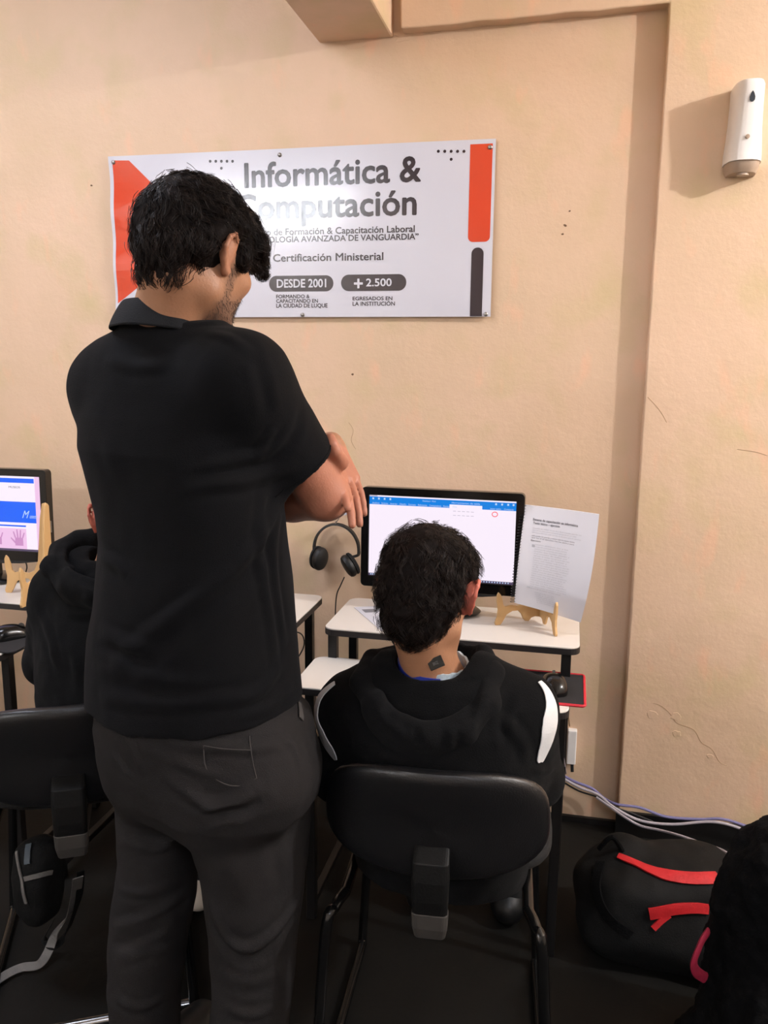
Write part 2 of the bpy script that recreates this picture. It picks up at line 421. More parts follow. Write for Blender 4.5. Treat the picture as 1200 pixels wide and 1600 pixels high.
btext('Computación', 368, 651, 301, 339, .022)
btext('Centro de Formación & Capacitación Laboral', 383, 648, 355.5, 365.5, .019)
btext('“TECNOLOGÍA AVANZADA DE VANGUARDIA”', 383, 654, 368, 377, .019)
btext('Certificación Ministerial', 427, 599, 396, 407.5, .019)
btext('DESDE 2001', 433, 510, 436.5, 449, .02, M_BWHITE, lift=.0014)
btext('2.500', 572, 612, 435.5, 447, .02, M_BWHITE, lift=.0014)
btext('+', 553, 567, 436, 450, .02, M_BWHITE, ref='+', lift=.0014)
btext('FORMANDO &', 432, 484, 460.5, 466, .019)
btext('CAPACITANDO EN', 432, 497, 467.5, 473, .019)
btext('LA CIUDAD DE LUQUE', 432, 512, 474.5, 480.5, .019)
btext('EGRESADOS EN', 551, 613, 463.5, 469, .019)
btext('LA INSTITUCIÓN', 551, 617, 471.5, 477.5, .019)
for (x, y) in ((178, 254), (437, 242), (766, 230), (473, 492), (759, 491), (190, 486)):
    a, b = B(x, y)
    Mx = Matrix.Translation((a, by(a, b)-.0005, b)) @ Matrix.Rotation(PI/2, 4, 'X')
    MB().lathe([(.0062, 0), (.006, .002), (.004, .0036), (.001, .0042)], 14, Mx).build('screw', M_SCREW, bn, smooth=True, world=True)

# ------------------------------------------------------------------ dispenser
dx = .389; dY = -STEP
t = thing('air_freshener_dispenser', 'white curved air freshener dispenser with a black drop window, high on the wall at right', 'dispenser', (dx, dY, 1.862))
prof = [(0, .062, .030), (.012, .068, .034), (.02, .078, .047), (.05, .080, .046), (.09, .084, .040), (.13, .088, .037), (.17, .091, .0365), (.198, .092, .0365), (.206, .088, .034)]
def disp_loft(rows, nn=28, grow=0):
    vs = []; m = len(rows)
    for (z, dep, hw) in rows:
        for k in range(nn):
            a = PI*k/(nn-1)   # half super-ellipse, open side on the wall
            c, s_ = math.cos(a), math.sin(a)
            vs.append((-(hw+grow)*math.copysign(abs(c)**.7, c), -(dep+grow)*abs(s_)**.6, z))
    fs = [(i*nn+k, i*nn+k+1, (i+1)*nn+k+1, (i+1)*nn+k) for i in range(m-1) for k in range(nn-1)]
    fs += [tuple(range(nn)), tuple((m-1)*nn+k for k in range(nn))[::-1]]
    fs += [(i*nn+nn-1, i*nn, (i+1)*nn, (i+1)*nn+nn-1) for i in range(m-1)]
    return MB().add(vs, [f[::-1] for f in fs])
disp_loft([(0, .066, .034), (.010, .072, .0385), (.022, .076, .0405), (.04, .076, .041)]).build('base', M_GREYPL, t, smooth=True)
disp_loft([(.026, .083, .0435), (.05, .083, .043), (.09, .085, .0395), (.13, .089, .0375), (.17, .092, .0365), (.203, .093, .0365), (.209, .09, .034)]).build('cover', M_WHITEPL, t, smooth=True)
drop = [(0, .017), (.004, .010), (.0065, .002), (.0062, -.005), (.003, -.009), (0, -.010), (-.003, -.009), (-.0062, -.005), (-.0065, .002), (-.004, .010)]
MB().prism(drop, lambda a, b, q: Vector((a+.001, q, b*.95+.165)), -.0935, -.085).build('drop_window', M_BLACKPL, t, bevel=.0005)
MB().lathe([(.0052, 0), (.0052, .0035), (.003, .0042)], 16, Matrix.Translation((-.002, -.0845, .078)) @ Matrix.Rotation(PI/2, 4, 'X')).build('button', M_GREYPL, t, smooth=True)
MB().lathe([(.014, 0), (.014, .006)], 16, Matrix.Translation((0, -.05, -.006))).build('nozzle', M_GREYPL, t, smooth=True)
tag(t.children[0], 'grey-brown plastic lower part') if False else None

# ------------------------------------------------------------------ desks
def make_desk(dx_, label, group='white topped computer desks along the wall'):
    t = thing('computer_desk', label, 'desk', (dx_, 0, 0), group)
    X0, X1 = -.598, .045
    def slab(name, x0, x1, y0, y1, z, par):
        MB().prism(rrect(x0, y0, x1, y1, .028), lambda a, b, q: Vector((a, b, q)), z-.004, z).build(name, M_LAM, par, bevel=.001)
        return MB().prism(rrect(x0-.001, y0-.001, x1+.001, y1+.001, .029), lambda a, b, q: Vector((a, b, q)), z-.019, z-.004)
    slab('monitor_shelf', X0+.012, X1, -.508, -.225, .730, t); slab('', 0, 1, 0, 1, 0, t) if False else None
    MB().prism(rrect(X0+.011, -.509, X1+.001, -.224, .029), lambda a, b, q: Vector((a, b, q)), .711, .7265).build('shelf_edging', M_EDGE, t, bevel=.001)
    slab('keyboard_shelf', X0-.012, X1-.02, -.690, -.480, .645, t)
    MB().prism(rrect(X0-.013, -.691, X1-.019, -.479, .029), lambda a, b, q: Vector((a, b, q)), .626, .6415).build('shelf_edging', M_EDGE, t, bevel=.001)
    w_ = .0115
    for x in (X0+.030, X1-.030):
        MB().box((x-w_, -.27-w_, 0), (x+w_, -.27+w_, .712)).build('leg', M_BLACKMETAL, t, bevel=.002)
        MB().box((x-w_, -.475-w_, .40), (x+w_, -.475+w_, .712)).build('upright', M_BLACKMETAL, t, bevel=.002)
    for x in (X0+.014, X1-.036):
        MB().box((x-w_, -.62-w_, 0), (x+w_, -.62+w_, .627)).build('leg', M_BLACKMETAL, t, bevel=.002)
        MB().box((x-w_*.8, -.62, .405), (x+w_*.8, -.26, .425)).build('side_rail', M_BLACKMETAL, t, bevel=.002)
        MB().box((x-w_*.8, -.62, .03), (x+w_*.8, -.26, .05)).build('side_rail', M_BLACKMETAL, t, bevel=.002)
    MB().box((X0+.03, -.275, .25), (X1-.03, -.262, .28)).build('back_rail', M_BLACKMETAL, t, bevel=.002)
    return t
make_desk(0, 'cream topped computer desk in front of the boy in the striped hoodie')
make_desk(-.712, 'cream topped computer desk mostly hidden behind the standing man, middle of the three desks')
make_desk(-1.424, 'cream topped computer desk under the empty wooden easel at the left edge')

# ------------------------------------------------------------------ monitors
def rect_on(mb, x0, x1, z0, z1, y):
    mb.add([(x0, y, z0), (x1, y, z0), (x1, y, z1), (x0, y, z1)], [(0, 1, 2, 3)])
def make_monitor(label, group=None, w_=.447, h_=.272):
    """local: x centred, front at y=0 facing -y, z from bottom of bezel"""
    t = thing('computer_monitor', label, 'monitor', (0, 0, 0), group)
    b = .021; bb = .030; tb = .021
    out = rrect(-w_/2, 0, w_/2, h_, .012, 5); inn = rrect(-w_/2+b, bb, w_/2-b, h_-tb, .001, 5)
    mb = MB(); N_ = len(out)
    vs = [(a, -.001, c) for a, c in out] + [(a, -.001, c) for a, c in inn] + [(a, .006, c) for a, c in inn] + [(a, .03, c) for a, c in out] + [(a*.96, .034, (c-h_/2)*.96+h_/2) for a, c in out]
    fs = []
    for i in range(N_):
        j = (i+1) % N_
        fs += [(i, j, N_+j, N_+i), (N_+i, N_+j, 2*N_+j, 2*N_+i), (i, 3*N_+i, 3*N_+j, j), (3*N_+i, 4*N_+i, 4*N_+j, 3*N_+j)]
    fs.append(tuple(4*N_+i for i in range(N_))[::-1])
    mb.add(vs, fs); mb.build('bezel', M_BLACKPL, t, bevel=.0015)
    # bulge behind, bottom lip
    MB().prism(rrect(-.13, .05, .13, .22, .02), lambda a, c, q: Vector((a*(1 if q < .04 else .8), q, c)), .03, .058).build('rear_cover', M_BLACKMATTE, t, bevel=.004)
    lip = [(-w_/2+.01, .004), (-w_/2+.10, -.008), (0, -.013), (w_/2-.10, -.008), (w_/2-.01, .004)]
    MB().prism(lip, lambda a, c, q: Vector((a, q, c)), .0, .028).build('bottom_lip', M_BLACKMATTE, t, bevel=.003)
    return t, -w_/2+b, w_/2-b, bb, h_-tb
def stand(t, h, drop_):
    MB().prism([(-.03, -drop_+.012), (.03, -drop_+.012), (.024, .10), (-.024, .10)], lambda a, c, q: Vector((a, q, c)), .036, .058).build('stand_neck', M_BLACKMATTE, t, bevel=.004)
    MB().lathe([(.105, 0), (.108, .004), (.10, .010), (.03, .016)], 32, Matrix.Translation((0, .04, -drop_+.0005)) @ Matrix.Diagonal((1, .68, 1, 1))).build('stand_base', M_BLACKPL, t, smooth=True)

t, x0, x1, z0, z1 = make_monitor('black monitor showing a blank white word processor page, behind the seated boy\'s head', w_=.428, h_=.268)
stand(t, .27, .062)
yy = .0045
mb = MB(); rect_on(mb, x0-.002, x1+.002, z0-.002, z1+.002, .0055); mb.build('screen', E_WHITE, t)
W_ = x1-x0; H_ = z1-z0
def sx(u): return x0+W_*u
def sz(v): return z1-H_*v
mb = MB(); rect_on(mb, sx(0), sx(1), sz(.115), sz(.02), yy); mb.build('ribbon_bar', E_BLUE, t)
mb = MB(); rect_on(mb, sx(0), sx(.055), sz(.018), sz(-.015), yy+.0003); mb.build('window_corner', E_GREY, t)
mb = MB(); rect_on(mb, sx(.555), sx(.775), sz(.118), sz(.072), yy-.0004); mb.build('open_tab', E_WHITE, t)
mb = MB(); rect_on(mb, sx(0), sx(1), sz(1), sz(.972), yy)
mb.build('task_bar', E_BAR, t)
mb = MB(); r2 = random.Random(3); 
for k in range(26): 
    u = .012+k*.0125 if k < 6 else .62+(k-6)*.018
    rect_on(mb, sx(u), sx(u+.007), sz(.994), sz(.978), yy-.0005)
tag(mb.build('task_bar_icons', E_PALE, t), kind='stuff')
mb = MB()
tf = lambda a, c: Vector((a, yy-.0007, c))
xs = .02
for word, wd in (('Archivo', .05), ('Inicio', .045), ('Insertar', .05), ('Diseño', .045), ('Formato', .05), ('Referencias', .062), ('Correspondencia', .08), ('Revisar', .045), ('Vista', .03)):
    text_box(mb, word, tf, sx(xs), sx(xs+wd), sz(.108), sz(.086), .004); xs += wd+.016
text_box(mb, 'Documento1 - Word', tf, sx(.37), sx(.46), sz(.055), sz(.035), .004)
text_box(mb, 'Herramientas de tabla', tf, sx(.57), sx(.76), sz(.06), sz(.04), .004)
text_box(mb, 'Iniciar sesión', tf, sx(.83), sx(.90), sz(.108), sz(.088), .004); text_box(mb, 'Compartir', tf, sx(.92), sx(.985), sz(.108), sz(.088), .004)
for u in (.02, .06, .1, .14, .86, .90, .94, .975): rect_on(mb, sx(u), sx(u+.012), sz(.055), sz(.032), yy-.0006)
tag(mb.build('ribbon_text', E_PALE, t), kind='stuff')
mb = MB(); mb.tube([tf(sx(.86)+.007*math.cos(a*.4), sz(.165)+.006*math.sin(a*.4)) for a in range(16)], .0012, 5, closed=True); mb.build('red_mark', E_REDL, t)
mb = MB()
for r_ in range(2):
    for k in range(5): rect_on(mb, sx(.58+.03*k), sx(.60+.03*k), sz(.155+.05*r_), sz(.149+.05*r_), yy)
mb.build('faint_ruler', E_GREY, t)
mL, mR = P(567, 763, -.33), P(817, 775, -.33)
t.location = ((mL.x+mR.x)/2+.0, -.335, .797); t.rotation_euler = (math.radians(-2), 0, math.radians(-1))

# left monitor (mostly cut by the frame)
t, x0, x1, z0, z1 = make_monitor('black monitor showing a blue and white web page at the left edge', w_=.447, h_=.272)
stand(t, .27, .069)
W_ = x1-x0; H_ = z1-z0
mb = MB(); rect_on(mb, x0-.002, x1+.002, z0-.002, z1+.002, .0055); mb.build('screen', E_WHITE, t)
mb = MB(); rect_on(mb, sx(0), sx(.95), sz(.09), sz(.03), yy); mb.build('page_header', E_BLUE2, t)
mb = MB(); rect_on(mb, sx(0), sx(.955), sz(.62), sz(.34), yy); rect_on(mb, sx(.2), sx(.87), sz(.675), sz(.655), yy); mb.build('page_banner', E_BLUE2, t)
mb = MB(); rect_on(mb, sx(.955), sx(1), sz(1), sz(0), yy); mb.build('scroll_bar', E_PINK, t)
mb = MB(); rect_on(mb, sx(.1), sx(.87), sz(.975), sz(.70), yy); mb.build('picture_panel', E_PINK, t)
mb = MB()
def hand_shape(cx, cz, s):
    rect_on(mb, cx-.010*s, cx+.010*s, cz-.012*s, cz+.006*s, yy-.0004)
    for k, (dx2, h2) in enumerate(((-.009, .014), (-.003, .019), (.003, .018), (.009, .012))):
        mb.add([(cx+(dx2-.002)*s, yy-.0004, cz+.006*s), (cx+(dx2+.002)*s, yy-.0004, cz+.006*s), (cx+(dx2*1.5+.0015)*s, yy-.0004, cz+(.006+h2)*s), (cx+(dx2*1.5-.0015)*s, yy-.0004, cz+(.006+h2)*s)], [(0, 1, 2, 3)])
    mb.add([(cx-.010*s, yy-.0004, cz-.008*s), (cx-.010*s, yy-.0004, cz-.002*s), (cx-.020*s, yy-.0004, cz+.007*s), (cx-.021*s, yy-.0004, cz+.004*s)], [(3, 2, 1, 0)])
hand_shape(sx(.81), sz(.86), 1.3); mb.build('hand_picture', E_PINK2, t)
mb = MB(); hand_shape(sx(.64), sz(.86), 1.2); mb.build('hand_picture', E_PINK2, t)
mb = MB(); text_box(mb, 'M', tf, sx(.845), sx(.905), sz(.555), sz(.455), .0, .5, 'M'); text_box(mb, 'useos', tf, sx(.905), sx(.965), sz(.555), sz(.50), .0, .5, 'M'); mb.build('web_title', E_PALE, t)
mb = MB(); text_box(mb, 'MUSEOS', tf, sx(.75), sx(.84), sz(.16), sz(.135), .01); mb.build('web_heading', E_DK, t)
mb = MB(); rect_on(mb, sx(0), sx(1), sz(1), sz(.975), yy-.0001); mb.build('task_bar', E_BAR, t)
q = P(68, 742, -.34); t.location = (q.x-.2235, -.345, .803); t.rotation_euler = (math.radians(-1.5), 0, math.radians(2))

# ------------------------------------------------------------------ wooden easels
def make_easel(label, group='folding wooden plate easels on the desks'):
    t = thing('wooden_easel', label, 'easel', (0, 0, 0), group)
    # profile of one board: s from hinge (0) to hook (.125), z up
    prof = [(0, .012), (0, .20), (.006, .206), (.014, .204), (.022, .17), (.028, .12), (.034, .075), (.046, .052), (.062, .046), (.082, .050), (.098, .047), (.104, .052), (.107, .066), (.112, .080), (.118, .086), (.122, .078),
            (.122, .060), (.118, .040), (.120, .022), (.126, .006), (.124, 0), (.110, 0), (.103, .010), (.094, .026), (.078, .034), (.062, .034), (.052, .024), (.046, .010), (.040, .004), (.030, .003), (.022, .012), (.012, .014)]
    for sgn in (-1, 1):
        a = math.radians(40)*sgn
        d = Vector((math.sin(a), -math.cos(a), 0)); nn = Vector((math.cos(a), math.sin(a), 0))
        mb = MB(); mb.prism(prof if sgn > 0 else prof[::-1], lambda s_, z_, q: d*(s_+.003)+Vector((0, 0, z_))+nn*q, -.003, .003)
        mb.build('easel_board', M_WOOD, t, bevel=.0008)
    MB().tube([(0, .001, .06), (0, .001, .085)], .0025, 8).build('hinge', M_SCREW, t)
    MB().tube([(0, .001, .14), (0, .001, .165)], .0025, 8).build('hinge', M_SCREW, t)
    return t
e1 = make_easel('small folding wooden easel holding the spiral notebook')
fl, fr = PZ(803, 980, .73), PZ(880, 997, .73)
mid = (fl+fr)/2
dirv = (fr-fl); ang = math.atan2(dirv.y, dirv.x)
e1.location = (mid.x+.018*0, mid.y+.098, .7302); e1.rotation_euler = (0, 0, ang*.8)
e2 = make_easel('empty folding wooden easel in front of the left monitor')
q = PZ(48, 925, .73)
e2.location = (-1.415, -.40, .7302); e2.rotation_euler = (0, 0, math.radians(-42)); e2.scale = (1.12, 1.12, 1.28)

# ------------------------------------------------------------------ spiral notebook leaning on the easel
nb = thing('spiral_notebook', 'open spiral bound notebook with a printed page leaning on the wooden easel', 'notebook', (-.03, -.42, .79))
TL, TR, BR, BL = P(821, 789, -.315), P(936, 804, -.335), P(907, 975, -.425), P(803, 944, -.425)
def nbp(u, v):
    """u 0..1 left to right, v 0..1 top to bottom"""
    p = TL*(1-u)*(1-v)+TR*u*(1-v)+BL*(1-u)*v+BR*u*v
    p = p + Vector((0, -.020*math.sin(PI*min(1, v*1.0))*.8+.012*max(0, v-.78)/.22 + .006*math.sin(PI*u), 0))
    p = p + Vector((.006*math.sin(PI*v)*(u-.2), 0, 0))
    return p
NU, NV = 24, 30
for lvl, (thk, nm) in enumerate(((.0012, 'front_page'), (.006, 'page_block'))):
    mb = MB(); g = []
    base = 0 if lvl == 0 else .0016
    for dd in (base, base+thk):
        for j in range(NV+1):
            for i in range(NU+1):
                g.append(nbp(i/NU, j/NV)+Vector((.0006*lvl, dd, 0)))
    K = (NU+1)*(NV+1); f1 = [(j*(NU+1)+i, (j+1)*(NU+1)+i, (j+1)*(NU+1)+i+1, j*(NU+1)+i+1) for j in range(NV) for i in range(NU)]
    rim = [i for i in range(NU)] + [NU+(NU+1)*j for j in range(NV)] + [NV*(NU+1)+NU-i for i in range(NU)] + [(NV-j)*(NU+1) for j in range(NV)]
    f2 = [tuple(K+q for q in f[::-1]) for f in f1]; f3 = [(rim[i], rim[(i+1) % len(rim)], rim[(i+1) % len(rim)]+K, rim[i]+K) for i in range(len(rim))]
    mb.add(g, f1+f2+f3); mb.build(nm, M_PAPER, nb, world=True, smooth=True)
mb = MB()
for k in range(34):
    c = nbp(0, .012+.976*k/33)
    mb.tube([c+Vector((-.004+.0065*math.cos(a*PI/5), .003-.007*math.sin(a*PI/5), .0012*math.cos(a*PI/5))) for a in range(10)], .0007, 5, closed=True)
o = mb.build('spiral_binding', M_BLACKMETAL, nb, world=True, smooth=True)
def nprint(u0, u1, v0, v1, m, dens=1):
    mb = MB(); n2 = max(2, int((u1-u0)*24))
    for i in range(n2):
        a, b = u0+(u1-u0)*i/n2, u0+(u1-u0)*(i+1)/n2
        of = Vector((0, -.0009, 0))
        mb.add([nbp(a, v0)+of, nbp(a, v1)+of, nbp(b, v1)+of, nbp(b, v0)+of], [(0, 1, 2, 3)])
    return mb
def ntext(body, u0, u1, v0, v1, m, bold=.02, name='printed_line'):
    mb = MB(); text_box(mb, body, lambda a, b: nbp(a, b)+Vector((0, -.0008, 0)), u0, u1, v1, v0, bold)
    mb.build(name, m, nb, world=True)
words = 'para que los alumnos puedan realizar cada ejercicio con el procesador de textos y guardar'.split()
rr = random.Random(5)
def fake(n_): return ' '.join(rr.choice(words) for _ in range(n_))
ntext('Sistema de capacitación en informática', .13, .74, .118, .140, M_PRINTD, .03)
ntext('Texto básico – ejercicio', .14, .50, .152, .173, M_PRINTD, .03)
for k in range(3): ntext(fake(11), .14, .80-.06*(k % 2), .205+.021*k, .217+.021*k, M_PRINT, .01)
for k in range(2): ntext(fake(10), .14, .72, .278+.02*k, .291+.02*k, M_PRINTD, .01)
ntext('Ejercicio', .14, .27, .325, .338, M_PRINTD, .03)
for k in range(21):
    ntext(fake(rr.choice((5, 6, 7))), .20, .62+.1*rr.random(), .36+.0215*k, .371+.0215*k, M_PRINT, .008)
mb = nprint(.16, .20, .37, .80, M_PRINT); mb.build('grey_margin_bar', M_PRINT, nb, world=True)
for k in range(6): ntext(fake(4), .28+.01*k, .56+.01*k, .825+.019*k, .836+.019*k, M_PRINT, .008)

# ------------------------------------------------------------------ sheet on the desk
A, B_, C_, D_ = PZ(553, 949, .7306), PZ(640, 944, .7306), PZ(690, 985, .7306), PZ(596, 986, .7306)
t = thing('paper_sheet', 'printed white sheet lying on the desk left of the seated boy', 'paper', (A+C_)/2)
mb = MB(); mb.add([p for p in (A, D_, C_, B_)]+[p+Vector((0, 0, .0006)) for p in (A, D_, C_, B_)], [(3, 2, 1, 0), (4, 5, 6, 7), (0, 1, 5, 4), (1, 2, 6, 5), (2, 3, 7, 6), (3, 0, 4, 7)])
mb.build('sheet', M_PAPER, t, world=True)
def pp_(u, v): return (A*(1-u)+B_*u)*(1-v)+(D_*(1-u)+C_*u)*v+Vector((0, 0, .0009))
def pq(u0, u1, v0, v1, m, nm):
    MB().add([pp_(u0, v1), pp_(u1, v1), pp_(u1, v0), pp_(u0, v0)], [(0, 1, 2, 3)]).build(nm, m, t, world=True)
pq(.08, .3, .12, .26, M_PRINTD, 'printed_picture')
for k in range(9):
    mb = MB(); text_box(mb, fake(6), lambda a, b: pp_(a, b), .1+.02*(k % 2), .88, .41+.06*k, .38+.06*k, .01); mb.build('printed_line', M_PRINT, t, world=True)

# ------------------------------------------------------------------ mouse pads and mice
def mouse(label, loc, rz, group='black computer mice'):
    t = thing('computer_mouse', label, 'mouse', (0, 0, 0), group)
    mb = MB(); rows = 16; nn = 20; vs = []
    for j in range(rows+1):
        s_ = -1+2*j/rows; y = s_*.054; wv = .031*math.sqrt(max(0, 1-abs(s_)**2.6))*(1-.08*math.cos(s_*3)); hv = .036*max(0, (1-abs(s_*.95-.1*0)**2.2))**.6*(1-.18*s_)
        for k in range(nn+1):
            a = PI*k/nn; vs.append((-wv*math.copysign(abs(math.cos(a))**.8, math.cos(a)), y, max(.0, hv*math.sin(a)**.75)))
    fs = [(j*(nn+1)+k, (j+1)*(nn+1)+k, (j+1)*(nn+1)+k+1, j*(nn+1)+k+1) for j in range(rows) for k in range(nn)]
    fs.append(tuple(j*(nn+1) for j in range(rows+1)) + tuple(j*(nn+1)+nn for j in range(rows, -1, -1)))
    mb.add(vs, fs); mb.build('shell', M_BLACKPL, t, smooth=True)
    MB().lathe([(.002, -.003), (.008, -.003), (.008, .003), (.002, .003)], 16, Matrix.Translation((0, .028, .026)) @ Matrix.Rotation(PI/2, 4, 'Y')).build('scroll_wheel', M_GREYCAP, t, smooth=True)
    MB().tube([(0, .012, .0338), (0, .045, .0225)], .0006, 5).build('button_gap', M_BLACKMATTE, t)
    t.location = loc; t.rotation_euler = (0, 0, rz); return t
pa, pb = PZ(914, 1103, .649), PZ(906, 1054, .649)
t = thing('mouse_pad', 'black mouse pad with red stitched border at the right end of the boy\'s desk', 'mouse pad', (pa.x-.11, (pa.y+pb.y)/2, .6455))
hw = .11; hd = (pb.y-pa.y)/2
MB().prism(rrect(-hw, -hd, hw, hd, .006), lambda a, b, q: Vector((a, b, q)), 0, .0035).build('pad', M_PAD, t)
MB().tube([(a, b, .0022) for a, b in rrect(-hw, -hd, hw, hd, .008)], .0034, 6, closed=True).build('red_border', M_PADRED, t, smooth=True)
q = PZ(866, 1077, .65)
mouse('black mouse on the red-edged mouse pad', (q.x, q.y+.006, .6492), math.radians(6))
q = PZ(14, 1000, .645)
t = thing('mouse_pad', 'plain dark grey mouse pad at the left edge, under a mouse', 'mouse pad', (q.x-.02, q.y-.01, .6455))
MB().prism(rrect(-.11, -.085, .10, .085, .02), lambda a, b, q: Vector((a, b, q)), 0, .004).build('pad', M_PAD, t, bevel=.001)
mouse('black mouse on the dark pad at the left edge', (q.x, q.y+.01, .6496), math.radians(-35))

# ------------------------------------------------------------------ headphones hanging on the wall, with a numbered tag
c = P(525, 818, -.02)
t = thing('wall_hook', 'small wall hook with a white number tag above the headphones', 'hook', (c.x, 0, c.z))
tg = P(538, 794, -.006)
MB().prism([(-.016, .024), (.016, .024), (.018, -.004), (.012, -.018), (0, -.023), (-.012, -.018), (-.018, -.004)], lambda a, b, q: Vector((tg.x-c.x+a, q, tg.z-c.z+b)), -.004, -.001).build('number_tag', M_PAPER, t)
mb = MB(); text_box(mb, '6', lambda a, b: Vector((tg.x-c.x+a, -.0045, tg.z-c.z+b)), -.003, .004, -.014, -.004, .02); text_box(mb, 'PIN', lambda a, b: Vector((tg.x-c.x+a, -.0045, tg.z-c.z+b)), -.01, .011, .002, .012, .02)
mb.build('tag_lettering', M_PRINTD, t)
MB().tube(spline([(.004, -.001, .012), (.004, -.03, .006), (.004, -.036, -.003), (.004, -.036, .010)], 5), .0018, 8).build('hook_wire', M_SCREW, t, smooth=True)
hp = thing('headphones', 'black over-ear headphones hanging on the wall beside the monitor', 'headphones', (c.x, -.03, c.z))
R_ = .076
def hpP(a, r=R_): return Vector((math.sin(a)*r*.93+.004, 0, -.078+math.cos(a)*r*1.02))
mb = MB()
path = [hpP(-1.75+3.5*i/40) for i in range(41)]
vs = []; 
for i, p in enumerate(path):
    a = -1.75+3.5*i/40; nrm = Vector((math.sin(a), 0, math.cos(a)))
    for (rr_, yy_) in ((-.002, -.011), (.003, -.010), (.004, 0), (.003, .010), (-.002, .011), (-.004, 0)): vs.append(p+nrm*rr_+Vector((0, yy_, 0)))
fs = [(i*6+k, i*6+(k+1) % 6, (i+1)*6+(k+1) % 6, (i+1)*6+k) for i in range(40) for k in range(6)] + [tuple(range(6)), tuple(240+k for k in range(6))[::-1]]
mb.add(vs, fs); mb.build('headband', M_BLACKMATTE, hp, smooth=True)
for sgn, (ex, ey, rz_, tilt) in ((-1, (500, 873, 22, .15)), (1, (545, 884, -38, -.55))):
    e = P(ex, ey, -.045)-Vector((c.x, -.03, c.z))
    Mx = Matrix.Translation(e) @ Matrix.Rotation(tilt, 4, 'Y') @ Matrix.Rotation(math.radians(-60*sgn), 4, 'Z') @ Matrix.Rotation(PI/2, 4, 'X') @ Matrix.Diagonal((.82, 1.08, 1, 1))
    MB().lathe([(.020, -.012), (.031, -.010), (.034, -.003), (.034, .004), (.031, .010), (.022, .014), (.008, .0155)], 28, Mx).build('ear_cup', M_BLACKMATTE, hp, smooth=True)
    MB().lathe([(.017, -.012), (.020, -.020), (.027, -.023), (.033, -.019), (.034, -.012)], 28, Mx).build('ear_pad', M_SEATF, hp, smooth=True)
    top = hpP(1.75*sgn)
    MB().tube(spline([hpP(1.5*sgn), top, e+Vector((-.018*sgn*0, -.002, .026))], 6), .0045, 8).build('yoke', M_BLACKMATTE, hp, smooth=True)
e = P(538, 902, -.05)
t = thing('headphone_cable', 'thin black cable hanging from the headphones down behind the desk', 'cable', e)
MB().tube(spline([e, P(532, 915, -.035), P(526, 930, -.03), P(524, 960, -.03), P(525, 1010, -.03), P(529, 1050, -.04), P(540, 1120, -.06)], 6), .0019, 8).build('wire', M_CABLE_K, t, smooth=True, world=True)

# ------------------------------------------------------------------ wires, socket
def cable(name, label, pts, r, m, cat='cable', group=None):
    pts = spline(pts, 8); o = MB().tube(pts, r, 8).build(name, m, None, smooth=True); tag(o, label, cat, group); return o
q = P(893, 1165, 0)
t = thing('wall_socket', 'small white socket box low on the wall below the mouse pad', 'socket', (q.x, 0, q.z))
MB().box((-.013, -.022, -.052), (.014, 0, .058)).build('box', M_WHITEPL, t, bevel=.003)
MB().tube([(.004, -.014, -.05), (.006, -.02, -.075)], .005, 8).build('plug', M_BLACKMATTE, t, smooth=True)
cable('cable', 'thin brown wire running from the desk down to the wall socket', [P(886, 1100, -.02), P(888, 1118, -.012), P(890, 1135, -.012)], .0016, mat('brown_wire', srgb(120, 90, 60)))
cable('cable', 'pale cable looping down beside the right desk leg past the boy\'s sleeve', [P(848, 1068, -.52), P(862, 1095, -.56), P(872, 1130, -.60), P(877, 1165, -.6), P(882, 1195, -.5), P(884, 1208, -.3)], .0026, M_CABLE_W)
def floorcab(l): return [P(x, y, -d) for x, y, d in l]
cable('cable', 'blue-violet cable along the foot of the right wall, upper of the bundle', floorcab([(880, 1212, .02), (900, 1222, .03), (925, 1232, .03), (945, 1248, .035), (965, 1257, .06), (1000, 1262, .062), (1040, 1276, .062), (1090, 1280, .06), (1130, 1280, .06), (1170, 1292, .06), (1195, 1298, .06), (1215, 1312, .06)]), .0042, M_CABLE_B)
cable('cable', 'grey cable along the foot of the right wall, fraying at the right edge', floorcab([(880, 1216, .03), (905, 1230, .04), (935, 1242, .05), (960, 1262, .075), (1000, 1282, .075), (1050, 1288, .075), (1110, 1284, .075), (1150, 1292, .075), (1178, 1306, .075), (1190, 1314, .08)]), .0042, M_CABLE_W)
cable('cable', 'dark cable along the foot of the right wall, dropping left of the bundle', floorcab([(880, 1222, .02), (905, 1236, .03), (935, 1246, .04), (958, 1260, .07), (985, 1270, .07), (1020, 1284, .07)]), .0028, M_BLACKMATTE)
pts = [P(932, 1246, -.06), P(955, 1262, -.09), P(975, 1276, -.12), P(1000, 1290, -.14), P(1030, 1297, -.16), P(1060, 1305, -.2), P(1095, 1317, -.24), P(1125, 1327, -.28), P(1140, 1336, -.32)]
cable('cable', 'pale grey cable leaving the bundle and crossing to the backpacks', pts, .0038, M_CABLE_W)
cable('cable', 'black wire hanging behind the rightmost desk near the boy\'s neck', [P(612, 980, -.24), P(613, 1000, -.24), P(620, 1015, -.2), P(628, 1050, -.15)], .003, M_CABLE_K)
cable('cable', 'thin black wire looping beside the middle desk leg', [P(445, 990, -.2), P(465, 988, -.2), P(474, 996, -.22), P(474, 1012, -.22), P(462, 1035, -.2), P(455, 1060, -.2), P(452, 1100, -.2)], .002, M_CABLE_K)
cable('cable', 'black wire hanging under the left monitor', [P(40, 878, -.28), P(42, 888, -.28), P(36, 905, -.26)], .002, M_CABLE_K)

